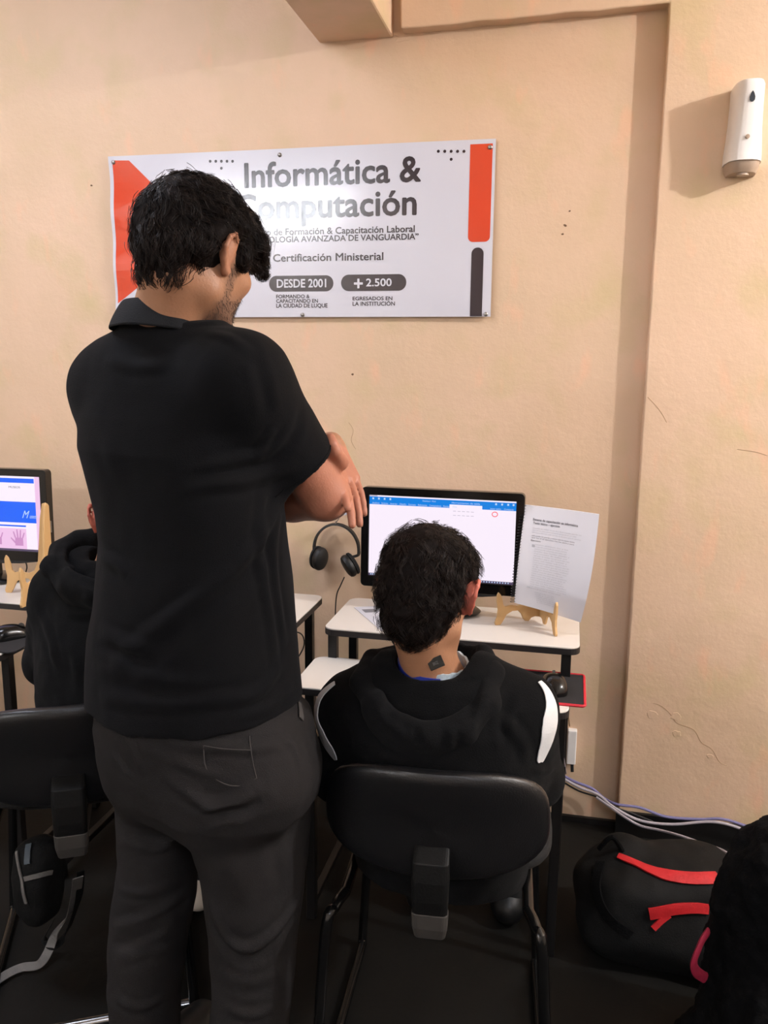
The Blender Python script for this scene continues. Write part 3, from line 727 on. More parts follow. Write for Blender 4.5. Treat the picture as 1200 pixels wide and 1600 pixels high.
# ------------------------------------------------------------------ implicit surface modeller (grid field -> one continuous mesh)
def V3(p): return np.array([p[0], p[1], p[2]], dtype=np.float64)
def smin(a, b, k):
    if k <= 0: return np.minimum(a, b)
    h = np.clip(.5+.5*(b-a)/k, 0, 1); return b*(1-h)+a*h-k*h*(1-h)
class Field:
    def __init__(s, lo, hi, h):
        s.lo = np.array(lo, float); s.h = h; s.n = (np.ceil((np.array(hi)-s.lo)/h)).astype(int)+1
        s.ax = [(s.lo[i]+h*np.arange(s.n[i])).astype(np.float32) for i in range(3)]
        s.v = np.full(tuple(s.n), .2, np.float32)
    def sub(s, lo, hi):
        a = np.clip(np.floor((np.array(lo)-s.lo)/s.h).astype(int), 0, s.n-1); b = np.clip(np.ceil((np.array(hi)-s.lo)/s.h).astype(int)+1, 1, s.n)
        sl = tuple(slice(a[i], max(b[i], a[i]+1)) for i in range(3))
        return sl, s.ax[0][sl[0]][:, None, None], s.ax[1][sl[1]][None, :, None], s.ax[2][sl[2]][None, None, :]
    def add(s, fn, lo, hi, k=.01, op='u'):
        m = max(k, .0)+3*s.h
        sl, X, Y, Z = s.sub(np.array(lo)-m, np.array(hi)+m)
        d = fn(X, Y, Z).astype(np.float32); o = s.v[sl]
        s.v[sl] = smin(o, d, k) if op == 'u' else -smin(-o, d, k)
        return s
    def cone(s, a, b, ra, rb, k=.01, op='u'):
        a = V3(a); b = V3(b); ab = b-a; L2 = max(ab@ab, 1e-9); R = max(ra, rb)
        def fn(X, Y, Z):
            t = np.clip(((X-a[0])*ab[0]+(Y-a[1])*ab[1]+(Z-a[2])*ab[2])/L2, 0, 1)
            return np.sqrt((X-a[0]-t*ab[0])**2+(Y-a[1]-t*ab[1])**2+(Z-a[2]-t*ab[2])**2)-(ra+(rb-ra)*t)
        return s.add(fn, np.minimum(a, b)-R, np.maximum(a, b)+R, k, op)
    def chain(s, pts, rs, k=.01):
        for i in range(len(pts)-1): s.cone(pts[i], pts[i+1], rs[i], rs[i+1], k)
        return s
    def ell(s, c, r, R=None, k=.01, op='u', p=2):
        c = V3(c); r = np.array(r, float); R = np.eye(3) if R is None else R   # rows of R = local axes
        m = max(r)*1.02 if p == 2 else max(r)*1.4
        def fn(X, Y, Z):
            x, y, z = X-c[0], Y-c[1], Z-c[2]
            q = [R[i][0]*x+R[i][1]*y+R[i][2]*z for i in range(3)]
            if p == 2:
                k0 = np.sqrt(sum((q[i]/r[i])**2 for i in range(3))); k1 = np.sqrt(sum((q[i]/r[i]**2)**2 for i in range(3)))+1e-6
                return k0*(k0-1)/k1
            k0 = (sum(np.abs(q[i]/r[i])**p for i in range(3)))**(1./p)
            return (k0-1)*min(r)
        return s.add(fn, c-m, c+m, k, op)
    def loft(s, rows, k=.01, p=2.3, grow=0, cut=None, op='u'):
        rows = sorted(rows); A = np.array(rows)   # z,cx,cy,a,b,th
        def fn(X, Y, Z):
            z = Z.ravel(); g = [np.interp(z, A[:, 0], A[:, i])[None, None, :] for i in range(1, 6)]
            cx, cy, a, b, th = g; a = a+grow; b = b+grow
            c, s_ = np.cos(th), np.sin(th); x = (X-cx)*c-(Y-cy)*s_; y = (X-cx)*s_+(Y-cy)*c
            d = ((np.abs(x/a)**p+np.abs(y/b)**p)**(1./p)-1)*np.minimum(a, b)
            d = np.maximum(d, np.maximum(A[0, 0]-Z, Z-A[-1, 0]))
            if cut is not None: d = np.maximum(d, cut(X, Y, Z))
            return d
        R = max(A[:, 3].max(), A[:, 4].max())+grow+.01
        return s.add(fn, (A[:, 1].min()-R, A[:, 2].min()-R, A[0, 0]), (A[:, 1].max()+R, A[:, 2].max()+R, A[-1, 0]), k, op)
    def mesh(s):
        v = s.v; sg = v < 0; lo = s.lo; h = s.h
        c = [sg[i:sg.shape[0]-1+i, j:sg.shape[1]-1+j, k:sg.shape[2]-1+k] for i in (0, 1) for j in (0, 1) for k in (0, 1)]
        an = c[0].copy(); al = c[0].copy()
        for q in c[1:]: an |= q; al &= q
        I = np.argwhere(an & ~al); idg = np.full(tuple(x-1 for x in v.shape), -1, np.int32); idg[I[:, 0], I[:, 1], I[:, 2]] = np.arange(len(I))
        acc = np.zeros((len(I), 3)); cnt = np.zeros(len(I))
        cor = [np.array(q) for q in ((0,0,0),(1,0,0),(0,1,0),(1,1,0),(0,0,1),(1,0,1),(0,1,1),(1,1,1))]
        val = [v[I[:, 0]+q[0], I[:, 1]+q[1], I[:, 2]+q[2]].astype(float) for q in cor]
        for a, b in ((0,1),(2,3),(4,5),(6,7),(0,2),(1,3),(4,6),(5,7),(0,4),(1,5),(2,6),(3,7)):
            m = (val[a] < 0) != (val[b] < 0); t = np.where(m, val[a]/np.where(m, val[a]-val[b], 1), 0)
            acc[m] += cor[a]+t[m][:, None]*(cor[b]-cor[a]); cnt[m] += 1
        verts = (I+acc/cnt[:, None])*h+lo
        F = []
        for ax in range(3):
            o1, o2 = [(1, 2), (2, 0), (0, 1)][ax]
            s0 = [slice(None)]*3; s1 = [slice(None)]*3; s0[ax] = slice(0, -1); s1[ax] = slice(1, None)
            A_, B2 = sg[tuple(s0)], sg[tuple(s1)]
            E = np.argwhere(A_ != B2); E = E[(E[:, o1] > 0) & (E[:, o2] > 0) & (E[:, o1] < v.shape[o1]-1) & (E[:, o2] < v.shape[o2]-1)]
            def cid(d1, d2):
                q = E.copy(); q[:, o1] += d1; q[:, o2] += d2; return idg[q[:, 0], q[:, 1], q[:, 2]]
            quad = np.stack([cid(-1, -1), cid(0, -1), cid(0, 0), cid(-1, 0)], 1)
            fl = A_[E[:, 0], E[:, 1], E[:, 2]]
            quad[~fl] = quad[~fl][:, ::-1]; F.append(quad)
        return verts, np.concatenate(F)

def np_mesh(name, verts, faces, m, parent=None, world=True, colors=None, smooth_it=0):
    off = np.array(wloc(parent)) if (world and parent is not None) else np.zeros(3)
    if smooth_it:
        e = np.concatenate([faces[:, [0, 1]], faces[:, [1, 2]], faces[:, [2, 3]], faces[:, [3, 0]]])
        for _ in range(smooth_it):
            acc = np.zeros_like(verts); cn = np.zeros(len(verts)); np.add.at(acc, e[:, 0], verts[e[:, 1]]); np.add.at(cn, e[:, 0], 1)
            verts = verts*.5+.5*acc/np.maximum(cn, 1)[:, None]
    me = bpy.data.meshes.new(name); me.vertices.add(len(verts)); me.vertices.foreach_set('co', (verts-off).astype(np.float32).ravel())
    me.loops.add(faces.size); me.loops.foreach_set('vertex_index', faces.astype(np.int32).ravel())
    me.polygons.add(len(faces)); me.polygons.foreach_set('loop_start', np.arange(0, faces.size, faces.shape[1], dtype=np.int32))
    me.polygons.foreach_set('use_smooth', np.ones(len(faces), bool)); me.update(calc_edges=True); me.validate()
    me.materials.append(m)
    if colors is not None:
        at_ = me.color_attributes.new('tint', 'FLOAT_COLOR', 'POINT'); c4 = np.ones((len(verts), 4), np.float32); c4[:, :3] = colors; at_.data.foreach_set('color', c4.ravel())
    o = bpy.data.objects.new(name, me); COL.objects.link(o)
    if parent is not None: o.parent = parent
    return o

class Cloth:
    """vertex-level folds on a generated surface, then built as one mesh"""
    def __init__(s, F): s.v, s.f = F.mesh(); s.relax(1); s._n()
    def relax(s, it, w=.5):
        e = np.concatenate([s.f[:, [0, 1]], s.f[:, [1, 2]], s.f[:, [2, 3]], s.f[:, [3, 0]]])
        for _ in range(it):
            acc = np.zeros_like(s.v); cn = np.zeros(len(s.v)); np.add.at(acc, e[:, 0], s.v[e[:, 1]]); np.add.at(cn, e[:, 0], 1)
            s.v = s.v*(1-w)+w*acc/np.maximum(cn, 1)[:, None]
    def _n(s):
        a = s.v[s.f[:, 2]]-s.v[s.f[:, 0]]; b = s.v[s.f[:, 3]]-s.v[s.f[:, 1]]; n = np.cross(a, b); s.nr = np.zeros_like(s.v)
        for k in range(4): np.add.at(s.nr, s.f[:, k], n)
        s.nr /= np.linalg.norm(s.nr, axis=1)[:, None]+1e-12
        e = s.v.mean(0)
        s.bvh = None
    def tree(s):
        if s.bvh is None: s.bvh = BVHTree.FromPolygons([tuple(p) for p in s.v], [tuple(int(i) for i in q) for q in s.f])
        return s.bvh
    def hit(s, x, y):
        d = ray(x, y).normalized(); h = s.tree().ray_cast(CAM, d); return h[0]
    def on(s, pix):
        out = []
        for (x, y) in pix:
            h = s.hit(x, y)
            if h is not None: out.append(h)
        return out
    def fold(s, pts, amp, width, taper=True, side=None):
        """pts: world polyline on the surface; amp along the normal, soft profile with small valley beside"""
        pts = [V3(p) for p in pts]
        if len(pts) < 2: return s
        P_ = np.array([V3(q) for q in spline([tuple(p) for p in pts], 5)]); lo = P_.min(0)-4*width; hi = P_.max(0)+4*width
        idx = np.nonzero(np.all((s.v > lo) & (s.v < hi), 1))[0]; q = s.v[idx]; best = np.full(len(idx), 9.); tt = np.zeros(len(idx)); m = len(P_)-1
        for i in range(m):
            a, b = P_[i], P_[i+1]; ab = b-a; t = np.clip(((q-a)@ab)/max(ab@ab, 1e-12), 0, 1); d = np.linalg.norm(q-a-t[:, None]*ab, axis=1)
            u = d < best; best[u] = d[u]; tt[u] = (i+t[u])/m
        wgt = np.sin(np.clip(tt, 0.02, .98)*PI)**.6 if taper else np.ones(len(idx))
        r = best/width; prof = np.exp(-r*r)-.45*np.exp(-((r-1.7)/.8)**2)
        s.v[idx] += s.nr[idx]*(amp*wgt*prof)[:, None]; return s
    def folds(s, lst):
        L = [(s.on(px), a, w_) for px, a, w_ in lst]
        for pts, a, w_ in L: s.fold(pts, a, w_)
        s._n(); return s
    def noise(s, amp, sc, sx_=(1, 1, 1), seed=0):
        o = seed*7.3
        for i in range(len(s.v)):
            p = s.v[i]; s.v[i] += s.nr[i]*amp*noise.noise(Vector((p[0]*sc*sx_[0]+o, p[1]*sc*sx_[1], p[2]*sc*sx_[2]-o)))
        s._n(); return s
    def build(s, name, m, parent, **k): return np_mesh(name, s.v, s.f, m, parent, **k)

def ribbon(surf, pix_or_pts, width, m, name, parent, lift=.0015, thick=.0018, world=True, pts3=False, wfn=None, along=None):
    """a band of cloth laid on a generated surface"""
    pts = list(pix_or_pts) if pts3 else surf.on(pix_or_pts)
    if len(pts) < 2: print("ribbon missed", name); return None
    pts = spline(pts, 8); bv = surf.tree(); m_ = len(pts); NW = 8; rows = []; T = []
    for i, p in enumerate(pts):
        t_ = (pts[min(i+1, m_-1)]-pts[max(i-1, 0)]).normalized(); loc, nr, _, _ = bv.find_nearest(p); c = t_.cross(nr).normalized(); wv = width*(wfn(i/(m_-1)) if wfn else 1); row = []
        for k in range(NW+1):
            q = loc+c*(wv*(k/NW-.5)); l2, n2, _, _ = bv.find_nearest(q)
            q2 = l2+n2*lift; row.append((q2, q2+n2*thick))
        rows.append(row)
    vs = []; 
    for row in rows: vs += [a for a, b in row]+[b for a, b in row]
    S2 = 2*(NW+1); fs = []
    for i in range(m_-1):
        for k in range(NW):
            a = i*S2+k; fs.append((a, a+1, a+1+S2, a+S2)); b = a+NW+1; fs.append((b+S2, b+1+S2, b+1, b))
        for k in (0, NW):
            a = i*S2+k; q = (a, a+S2, a+S2+NW+1, a+NW+1); fs.append(q if k == 0 else q[::-1])
    for i in (0, m_-1):
        q = [i*S2+k for k in range(NW+1)]+[i*S2+NW+1+k for k in range(NW, -1, -1)]; fs.append(tuple(q if i == 0 else q[::-1]))
    return MB().add(vs, fs).build(name, m, parent, smooth=False, world=world)

# ------------------------------------------------------------------ figure building blocks
def frame(yaw, pitch, roll=0):
    """rows right, forward, up; yaw turns towards +X, pitch nods down"""
    y, p = math.radians(yaw), math.radians(pitch)
    f = Vector((math.sin(y)*math.cos(p), math.cos(y)*math.cos(p), -math.sin(p))); r = Vector((math.cos(y), -math.sin(y), 0)); u = r.cross(f)
    q = Matrix.Rotation(math.radians(roll), 3, f); r = q @ r; u = q @ u
    return np.array([r, f, u])
def L2W(c, R, p, s=1): return V3(c)+s*(p[0]*R[0]+p[1]*R[1]+p[2]*R[2])
def head_prims(F, c, R, s=1.0, eo=0.0, side=0):
    eo0 = eo
    W = lambda *p: L2W(c, R, p, s); e = lambda p, r, k=.01, op='u', pp=2: F.ell(W(*p), np.array(r)*s, R, k*s, op, pp)
    e((0, -.012, .028), (.073, .090, .082)); e((0, .018, -.02), (.066, .070, .085), .03); e((0, .040, -.055), (.052, .050, .062), .03)
    e((0, .068, -.102), (.026, .022, .022), .03)                      # chin
    for x in (-1, 1):
        eo = eo0 if x == side else 0
        F.cone(W(.052*x, .0, -.062), W(.022*x, .066, -.100), .018*s, .016*s, .025*s)   # jaw line
        e((.040*x, .066, -.018), (.022, .020, .018), .02)              # cheekbone
        e((.031*x, .089, .002), (.017, .012, .011), .006, 's')         # socket
        e((.031*x, .078, .001), (.0125, .0125, .0125), .002)          # eyeball
        F.cone(W(.016*x, .086, .016), W(.046*x, .077, .017), .005*s, .004*s, .008*s)   # brow
        # ear: rim, lobe, bowl
        rim = [W(.073*x, .006, .014), W((.081+eo*.5)*x, .000, .026), W((.086+eo)*x, -.012, .030), W((.088+eo)*x, -.022, .020), W((.087+eo)*x, -.024, .004), W((.083+eo)*x, -.016, -.014), W((.077+eo)*x, -.004, -.028), W(.072*x, .004, -.024)]
        for q in range(len(rim)-1): F.cone(rim[q], rim[q+1], .0042*s, .0042*s, .003*s)
        e(((.077+eo*.6)*x, -.008, .002), (.006+eo*.4, .016, .026), .006); e((.075*x, .001, -.026), (.006, .008, .009), .005)
    F.cone(W(0, .090, .006), W(0, .108, -.030), .007*s, .011*s, .012*s); e((.010, .098, -.036), (.008, .010, .007), .006); e((-.010, .098, -.036), (.008, .010, .007), .006)
    F.cone(W(-.018, .087, -.064), W(.018, .087, -.064), .006*s, .006*s, .006*s); F.cone(W(-.016, .086, -.074), W(.016, .086, -.074), .007*s, .007*s, .005*s)
    F.cone(W(-.022, .095, -.069), W(.022, .095, -.069), .0018*s, .0018*s, .002*s, 's')

def hand_prims(F, tipdir, wrist, back, left, curls, thumb=None, s=1.0, spread=1.0):
    """five separate fingers; curls = per finger (mcp, pip, dip) degrees towards the palm"""
    d = Vector(tipdir).normalized(); n = Vector(back); n = (n-d*n.dot(d)).normalized(); t = d.cross(n) if left else n.cross(d)
    w_ = Vector(wrist); kn = []
    for i, (lx, ly) in enumerate(((.030, .088), (.010, .093), (-.010, .089), (-.028, .080))):
        k_ = w_+t*(lx*s)+d*(ly*s); kn.append(k_); F.cone(w_+t*(lx*.55*s)+d*(.012*s), k_, .0135*s, .0105*s, .012*s)
    for i, Ls in enumerate(((.042, .026, .022), (.046, .029, .023), (.043, .028, .022), (.034, .021, .020))):
        p = kn[i]; a = 0; r = (.0092, .0094, .0090, .0080)[i]*s; sp = (1.5-i)*math.radians(4)*spread; dd = (d*math.cos(sp)+t*math.sin(sp)).normalized()
        for j in range(3):
            a += math.radians(curls[i][j]); v = dd*math.cos(a)-n*math.sin(a); q = p+v*(Ls[j]*s)
            F.cone(p, q, r*(1-.08*j), r*(1-.08*(j+1)), .0012*s); p = q
    if thumb is None:
        b = w_+t*(.022*s)+d*(.022*s)-n*(.006*s); m1 = b+(t*.75+d*.6-n*.25).normalized()*(.042*s); m2 = m1+(t*.35+d*.9-n*.25).normalized()*(.034*s); m3 = m2+(t*.1+d*.95-n*.3).normalized()*(.027*s)
        thumb = [b, m1, m2, m3]
    for j in range(len(thumb)-1): F.cone(thumb[j], thumb[j+1], (.0155, .0115, .0105, .0095)[j]*s, (.0115, .0105, .0095, .008)[j]*s, (.012, .005, .003, .003)[j]*s)

def tri_strands(paths, r0, name, m, parent):
    """thin tapered strands as one mesh: paths = array (n, k, 3)"""
    Pth = np.array(paths); n, k, _ = Pth.shape
    T = np.gradient(Pth, axis=1); T /= np.linalg.norm(T, axis=2, keepdims=True)+1e-9
    ref = np.array([.31, .47, .82]); U = np.cross(T, ref); U /= np.linalg.norm(U, axis=2, keepdims=True)+1e-9; W = np.cross(T, U)
    tt = np.linspace(0, 1, k); rad = r0*(1-.75*tt**2)
    vs = np.stack([Pth+(U*math.cos(a)+W*math.sin(a))*rad[None, :, None] for a in (0, 2.094, 4.189)], 2).reshape(-1, 3)
    base = (np.arange(n)*k*3)[:, None, None]+(np.arange(k-1)*3)[None, :, None]
    f = []
    for c in range(3):
        a = base+c; b = base+(c+1) % 3; f.append(np.concatenate([a, b, b+3, a+3], 2).reshape(-1, 4))
    return np_mesh(name, vs, np.concatenate(f), m, parent)

def make_hair(parent, cap, crown, down, G, C, length, r0, lift, wave, rs, region=lambda p: True, flow=None, K=8, jit=.006, flare=.0, avoid=None):
    bv = cap.tree(); R = random.Random(rs); n = len(cap.v); paths = []
    g = 0; tries = 0
    while g < G and tries < G*20:
        tries += 1
        i = R.randrange(n); p = Vector(cap.v[i])
        if not region(p): continue
        g += 1
        Lh = length*R.uniform(.65, 1.2); st = Lh/(K-1); ph = R.uniform(0, 6.28); ws = R.uniform(-1, 1)
        guide = []; q = p.copy(); loc, nr, _, _ = bv.find_nearest(q)
        for j in range(K):
            loc, nr, _, _ = bv.find_nearest(q); t_ = j/(K-1)
            guide.append(loc+nr*(lift*(t_**1.1)*R.uniform(.85, 1.15)+flare*max(0, t_-.6)))
            o = loc-crown; dv = (o-nr*o.dot(nr)); dv = dv.normalized() if dv.length > 1e-5 else Vector((1, 0, 0))
            dn = down-nr*down.dot(nr); dv = dv*1.0+dn*.8
            if flow: dv = dv+flow(loc, nr)
            nz = noise.noise_vector(loc*16+Vector((rs, 0, 0)))
            dv = dv+nz*.9*wave+dv.cross(nr)*(wave*.9*math.sin(ph+t_*5.2)+ws*.25*wave)
            dv = dv-nr*dv.dot(nr); dv.normalize(); q = loc+dv*st
        for c in range(C):
            jv = Vector((R.gauss(0, jit), R.gauss(0, jit), R.gauss(0, jit))); jn = R.uniform(0, lift*.6); e = R.uniform(.8, 1.12)
            if avoid and any((guide[j]-ap).length < ar for ap, ar in avoid for j in (2, 4, K-1)): continue
            paths.append([list(guide[j]+jv*(1-.65*(j/(K-1)))*1.0+(guide[j]-guide[0])*((e-1)*.4)) for j in range(K)])
    return tri_strands(paths, r0, 'hair_strands', M_HAIR, parent)

def px_row(py, xl, xr, Yc, th, ratio, zc=None):
    """one body slice whose seen width runs from xl to xr; th = facing yaw (deg)"""
    c = P((xl+xr)/2, py, Yc); dep = (c-CAM).dot(CF); hw = (xr-xl)/2*dep/FPX
    e = Vector((c.x-CAM.x, c.y-CAM.y)).normalized(); q = Vector((e.y, -e.x)); a = math.radians(th)
    l = Vector((math.cos(a), -math.sin(a))); f = Vector((math.sin(a), math.cos(a)))
    s_ = hw/math.sqrt((ratio*l.dot(q))**2+(f.dot(q))**2)
    return (c.z, c.x, c.y, ratio*s_, s_, a)
SK = {'base': np.array(srgb(160, 115, 86)[:3]), 'red': np.array(srgb(176, 112, 92)[:3]), 'beard': np.array(srgb(104, 78, 64)[:3]), 'dark': np.array(srgb(150, 100, 72)[:3])}

# ------------------------------------------------------------------ the standing man
def build_man():
    TH = 18
    root = thing('person', 'standing man in charcoal polo shirt and black jeans, arms crossed, looking down', 'person', (-.60, -1.17, 0))
    Y0 = -1.19
    rows = [px_row(*r) for r in (
        (512, 215, 345, Y0-.01, TH, 1.25), (530, 185, 372, Y0, TH, 1.5), (548, 168, 392, Y0, TH, 1.6), (575, 150, 402, Y0, TH, 1.6), (610, 138, 408, Y0, TH, 1.55), (650, 132, 415, Y0, TH, 1.5), (700, 131, 422, Y0, TH, 1.45),
        (750, 142, 428, Y0, TH, 1.42), (800, 154, 437, Y0, TH, 1.38), (850, 160, 441, Y0, TH, 1.35), (900, 158, 447, Y0, TH, 1.32), (950, 154, 451, Y0, TH, 1.3),
        (1000, 145, 456, Y0, TH, 1.3), (1050, 143, 460, Y0, TH, 1.3), (1100, 142, 463, Y0, TH, 1.3), (1160, 142, 466, Y0, TH, 1.3))]
    RS, RE = P(376, 594, -1.245), P(509, 775, -1.12)
    LS, LE = P(177, 604, -1.15), P(205, 790, -.99)
    RW = P(352, 778, -.955)
    tip = P(562, 808, -1.125); hd = Vector((.46, -.58, -.66)).normalized(); LW = tip-hd*.166
    # --- skin body, one continuous surface
    F = Field((-1.0, -1.46, 0), (-.16, -.80, 1.76), .0034)
    F.loft([q for q in rows[2:-3]], .02, 2.2, grow=-.024)
    hipb = [px_row(*r) for r in ((1040, 150, 455, Y0, TH, 1.3), (1110, 160, 462, Y0, TH, 1.3), (1190, 176, 485, Y0, TH, 1.35), (1225, 184, 487, Y0-.005, TH, 1.4))]
    F.loft(hipb, .02, 2.2, grow=-.026)
    F.cone(RS, RE, .052, .040, .03); F.cone(RE, RE.lerp(RW, .3), .041, .043, .012); F.cone(RE.lerp(RW, .3), RW, .043, .027, .012)
    F.cone(LS, LE, .052, .040, .03); F.cone(LE, LE.lerp(LW, .3), .041, .042, .012); F.cone(LE.lerp(LW, .3), LW, .040, .021, .012)
    hand_prims(F, hd, LW, Vector((.72, -.38, .45)), True, ((-16, 10, 10), (0, 10, 8), (3, 10, 8), (4, 10, 8)), thumb=[P(532, 722, -1.125), P(524, 706, -1.15), P(519, 695, -1.155), P(516, 685, -1.15)], s=.93, spread=.75)
    hand_prims(F, (RW-RE), RW, Vector((.3, .9, .3)), False, ((20, 35, 25),)*4)
    HC = P(307, 398, -1.20); R = frame(20, 20, 4); HS = .95
    NB = P(270, 515, -1.20)
    F.cone(NB, L2W(HC, R, (0, -.026, -.045)), .060, .054, .03); F.cone(NB-Vector((0, 0, .03)), NB, .066, .060, .03)
    head_prims(F, HC, R, HS)
    # hidden hips, legs and feet under the clothes
    LEG = {}
    for nm, rws in (('l', ((1130, 178, 300, -1.165), (1190, 178, 314, -1.155), (1240, 184, 312, -1.155), (1330, 186, 309, -1.16), (1400, 178, 304, -1.17), (1470, 171, 292, -1.18), (1540, 169, 284, -1.18), (1600, 176, 280, -1.18), (1690, 186, 276, -1.18), (1772, 192, 278, -1.18))),
                    ('r', ((1130, 310, 472, -1.20), (1190, 300, 487, -1.20), (1240, 298, 489, -1.20), (1330, 314, 481, -1.20), (1400, 322, 475, -1.20), (1470, 330, 464, -1.20), (1540, 333, 458, -1.20), (1600, 331, 451, -1.20), (1690, 334, 442, -1.20), (1778, 336, 440, -1.20)))):
        LEG[nm] = [px_row(a, b, c, y, TH, .68 if a < 1250 else (.78 if a < 1340 else .92)) for a, b, c, y in rws]
        F.loft(LEG[nm], .02, 2.1, grow=-.02)
        z, cx, cy, a, b, _ = LEG[nm][-1]
        F.cone((cx, cy, z), (cx, cy, .05), .035, .032, .01); F.cone((cx, cy-.02, .04), (cx+.05, cy+.14, .025), .032, .022, .02)
    v, f = F.mesh()
    C_ = np.tile(SK['base'], (len(v), 1)); 
    q = (v-V3(HC))@R.T/HS   # local head coordinates
    nzv = np.array([noise.noise(Vector(p)*60) for p in v[::1]])*.5+.5
    bw = np.clip((-.042-q[:, 2]+.30*(q[:, 1]-.03))/.028, 0, 1)*np.clip((q[:, 1]+.002)/.02, 0, 1)*np.clip((q[:, 2]+.15)/.03, 0, 1)*(q[:, 2] < .03)
    side = np.clip((np.abs(q[:, 0])-.05)/.01, 0, 1)*np.clip((q[:, 1]-.005)/.015, 0, 1)*np.clip((.038-q[:, 1])/.01, 0, 1)*np.clip((.04-q[:, 2])/.02, 0, 1)*np.clip((q[:, 2]+.09)/.02, 0, 1)
    bw = np.clip(np.maximum(bw, side*.8)*(.7+.5*nzv), 0, 1)*(v[:, 2] > 1.38)
    C_ = C_*(1-bw[:, None]*.85)+SK['beard']*bw[:, None]*.85
    ear = (np.abs(q[:, 0]) > .072)*(np.abs(q[:, 2]) < .04)*(np.abs(q[:, 1]) < .04); C_[ear] = C_[ear]*.75+SK['red']*.25
    hn = np.linalg.norm(v-V3(tip), axis=1) < .15; C_[hn] = C_[hn]*.35+SK['red']*.65
    np_mesh('body', v, f, M_SKIN, root, colors=C_)
    # --- short beard
    sel = np.nonzero(bw > .45)[0]; R2 = random.Random(2); paths = []
    nrm = None
    cl = Cloth.__new__(Cloth); cl.v, cl.f = v, f; cl._n()
    for i in R2.sample(list(sel), min(2200, len(sel))):
        p = v[i]; nn_ = cl.nr[i]; d_ = nn_*.5-R[2]*.8+np.array([R2.gauss(0, .3) for _ in range(3)]); d_ /= np.linalg.norm(d_)
        paths.append([p+d_*.0048*k/2 for k in range(3)])
    tri_strands(paths, .00032, 'beard', M_BEARD, root)
    # --- eyelashes on the visible eye
    # --- polo shirt
    G = Field((-1.02, -1.46, .72), (-.2, -.86, 1.56), .0034)
    hemc = P(300, 1128, Y0).z
    def cut(X, Y, Z):
        l = ((X+.60)*.95-(Y+1.19)*.31)/.17; f_ = ((X+.60)*.31+(Y+1.19)*.95)
        return .812+.022*np.clip(l, 0, 1.5)+.004*np.clip(l, -1.5, 0)+.0025*np.sin(l*7)+.0012*np.sin(l*17) - Z
    G.loft(rows, .02, 2.25, cut=cut)
    def cut_sleeve(S_, E_, frac, r0, r1, k):
        a = V3(S_); ax = V3(E_)-a; L = np.linalg.norm(ax); ax /= L; e_ = a+ax*L*frac
        def fn(X, Y, Z):
            s_ = (X-a[0])*ax[0]+(Y-a[1])*ax[1]+(Z-a[2])*ax[2]; t_ = np.clip(s_, 0, L)/L
            d = np.sqrt((X-a[0]-t_*L*ax[0])**2+(Y-a[1]-t_*L*ax[1])**2+(Z-a[2]-t_*L*ax[2])**2)-(r0+(r1-r0)*t_)
            return np.maximum(d, s_-L*frac)
        G.add(fn, np.minimum(a, e_)-r0-.02, np.maximum(a, e_)+r0+.02, k)
    cut_sleeve(RS, RE, .69, .068, .053, .045); cut_sleeve(LS, LE, .66, .062, .055, .04)
    G.cone(P(345, 574, -1.22), RS, .050, .062, .05); G.cone(P(205, 568, -1.18), LS, .050, .058, .05)
    G.cone(P(264, 568, -1.19), P(267, 534, -1.195), .088, .071, .04)
    c = Cloth(G)
    c.folds([
        ([(452, 728), (420, 742), (380, 752), (330, 757), (285, 768)], .006, .010), ([(440, 690), (405, 712), (360, 720), (300, 736)], .0045, .009), ([(430, 668), (415, 690), (400, 715)], .004, .007),
        ([(446, 770), (430, 800), (400, 850), (350, 900), (300, 940), (240, 985), (180, 1030)], .0062, .012), ([(430, 830), (390, 895), (330, 960), (260, 1010), (190, 1060)], -.004, .013),
        ([(415, 760), (408, 820), (412, 900), (425, 980), (432, 1050)], .0045, .009), ([(440, 800), (428, 850), (430, 920), (445, 1000)], .005, .008),
        ([(160, 985), (200, 1005), (250, 1020)], .004, .010), ([(150, 1045), (200, 1050), (260, 1065), (340, 1070)], .0035, .012), ([(160, 1090), (240, 1100), (330, 1095), (420, 1080)], .004, .011),
        ([(150, 1010), (190, 1022), (240, 1040)], -.003, .008), ([(440, 1040), (410, 1075), (370, 1100)], .004, .010), ([(455, 1075), (420, 1105), (370, 1120)], .003, .008),
        ([(170, 560), (215, 572), (260, 568)], .003, .010), ([(385, 535), (410, 600), (420, 650)], -.0025, .010), ([(330, 520), (365, 532), (400, 560)], .002, .008),
        ([(470, 640), (455, 690), (420, 720)], -.0035, .009), ([(150, 640), (170, 700), (190, 760)], .002, .016), ([(155, 870), (180, 880), (200, 900)], .004, .010)])
    c.noise(.0032, 9, (1, 1, .7), 1); c.noise(.0012, 28, (1, 1, .5), 2)
    sh = c.build('polo_shirt', M_SHIRT, root)
    # sleeve hem seams and shoulder seam as raised ribs
    a = V3(RS); ax = V3(RE)-a; L = np.linalg.norm(ax); ax /= L
    def ring_on(surf, cc, axis, r, nn=40, lift=.0006):
        axis = Vector(axis).normalized(); u_ = axis.cross(Vector((0, 0, 1))).normalized(); w2 = axis.cross(u_); out = []
        for i in range(nn):
            an = 2*PI*i/nn; d = u_*math.cos(an)+w2*math.sin(an); h_ = surf.tree().ray_cast(Vector(cc)+d*.16, -d)
            if h_[0] is not None and (h_[0]-Vector(cc)).length < r*1.6: out.append(h_[0]+d*lift)
        return out
    rg = ring_on(c, a+ax*L*.665, ax, .06)
    if len(rg) > 10: MB().tube(rg, .0011, 5, closed=True).build('sleeve_seam', M_SHIRT, sh, smooth=True, world=False) if False else MB().tube(rg, .0011, 5, closed=True).build('sleeve_seam', M_SHIRT, sh, smooth=True, world=True)
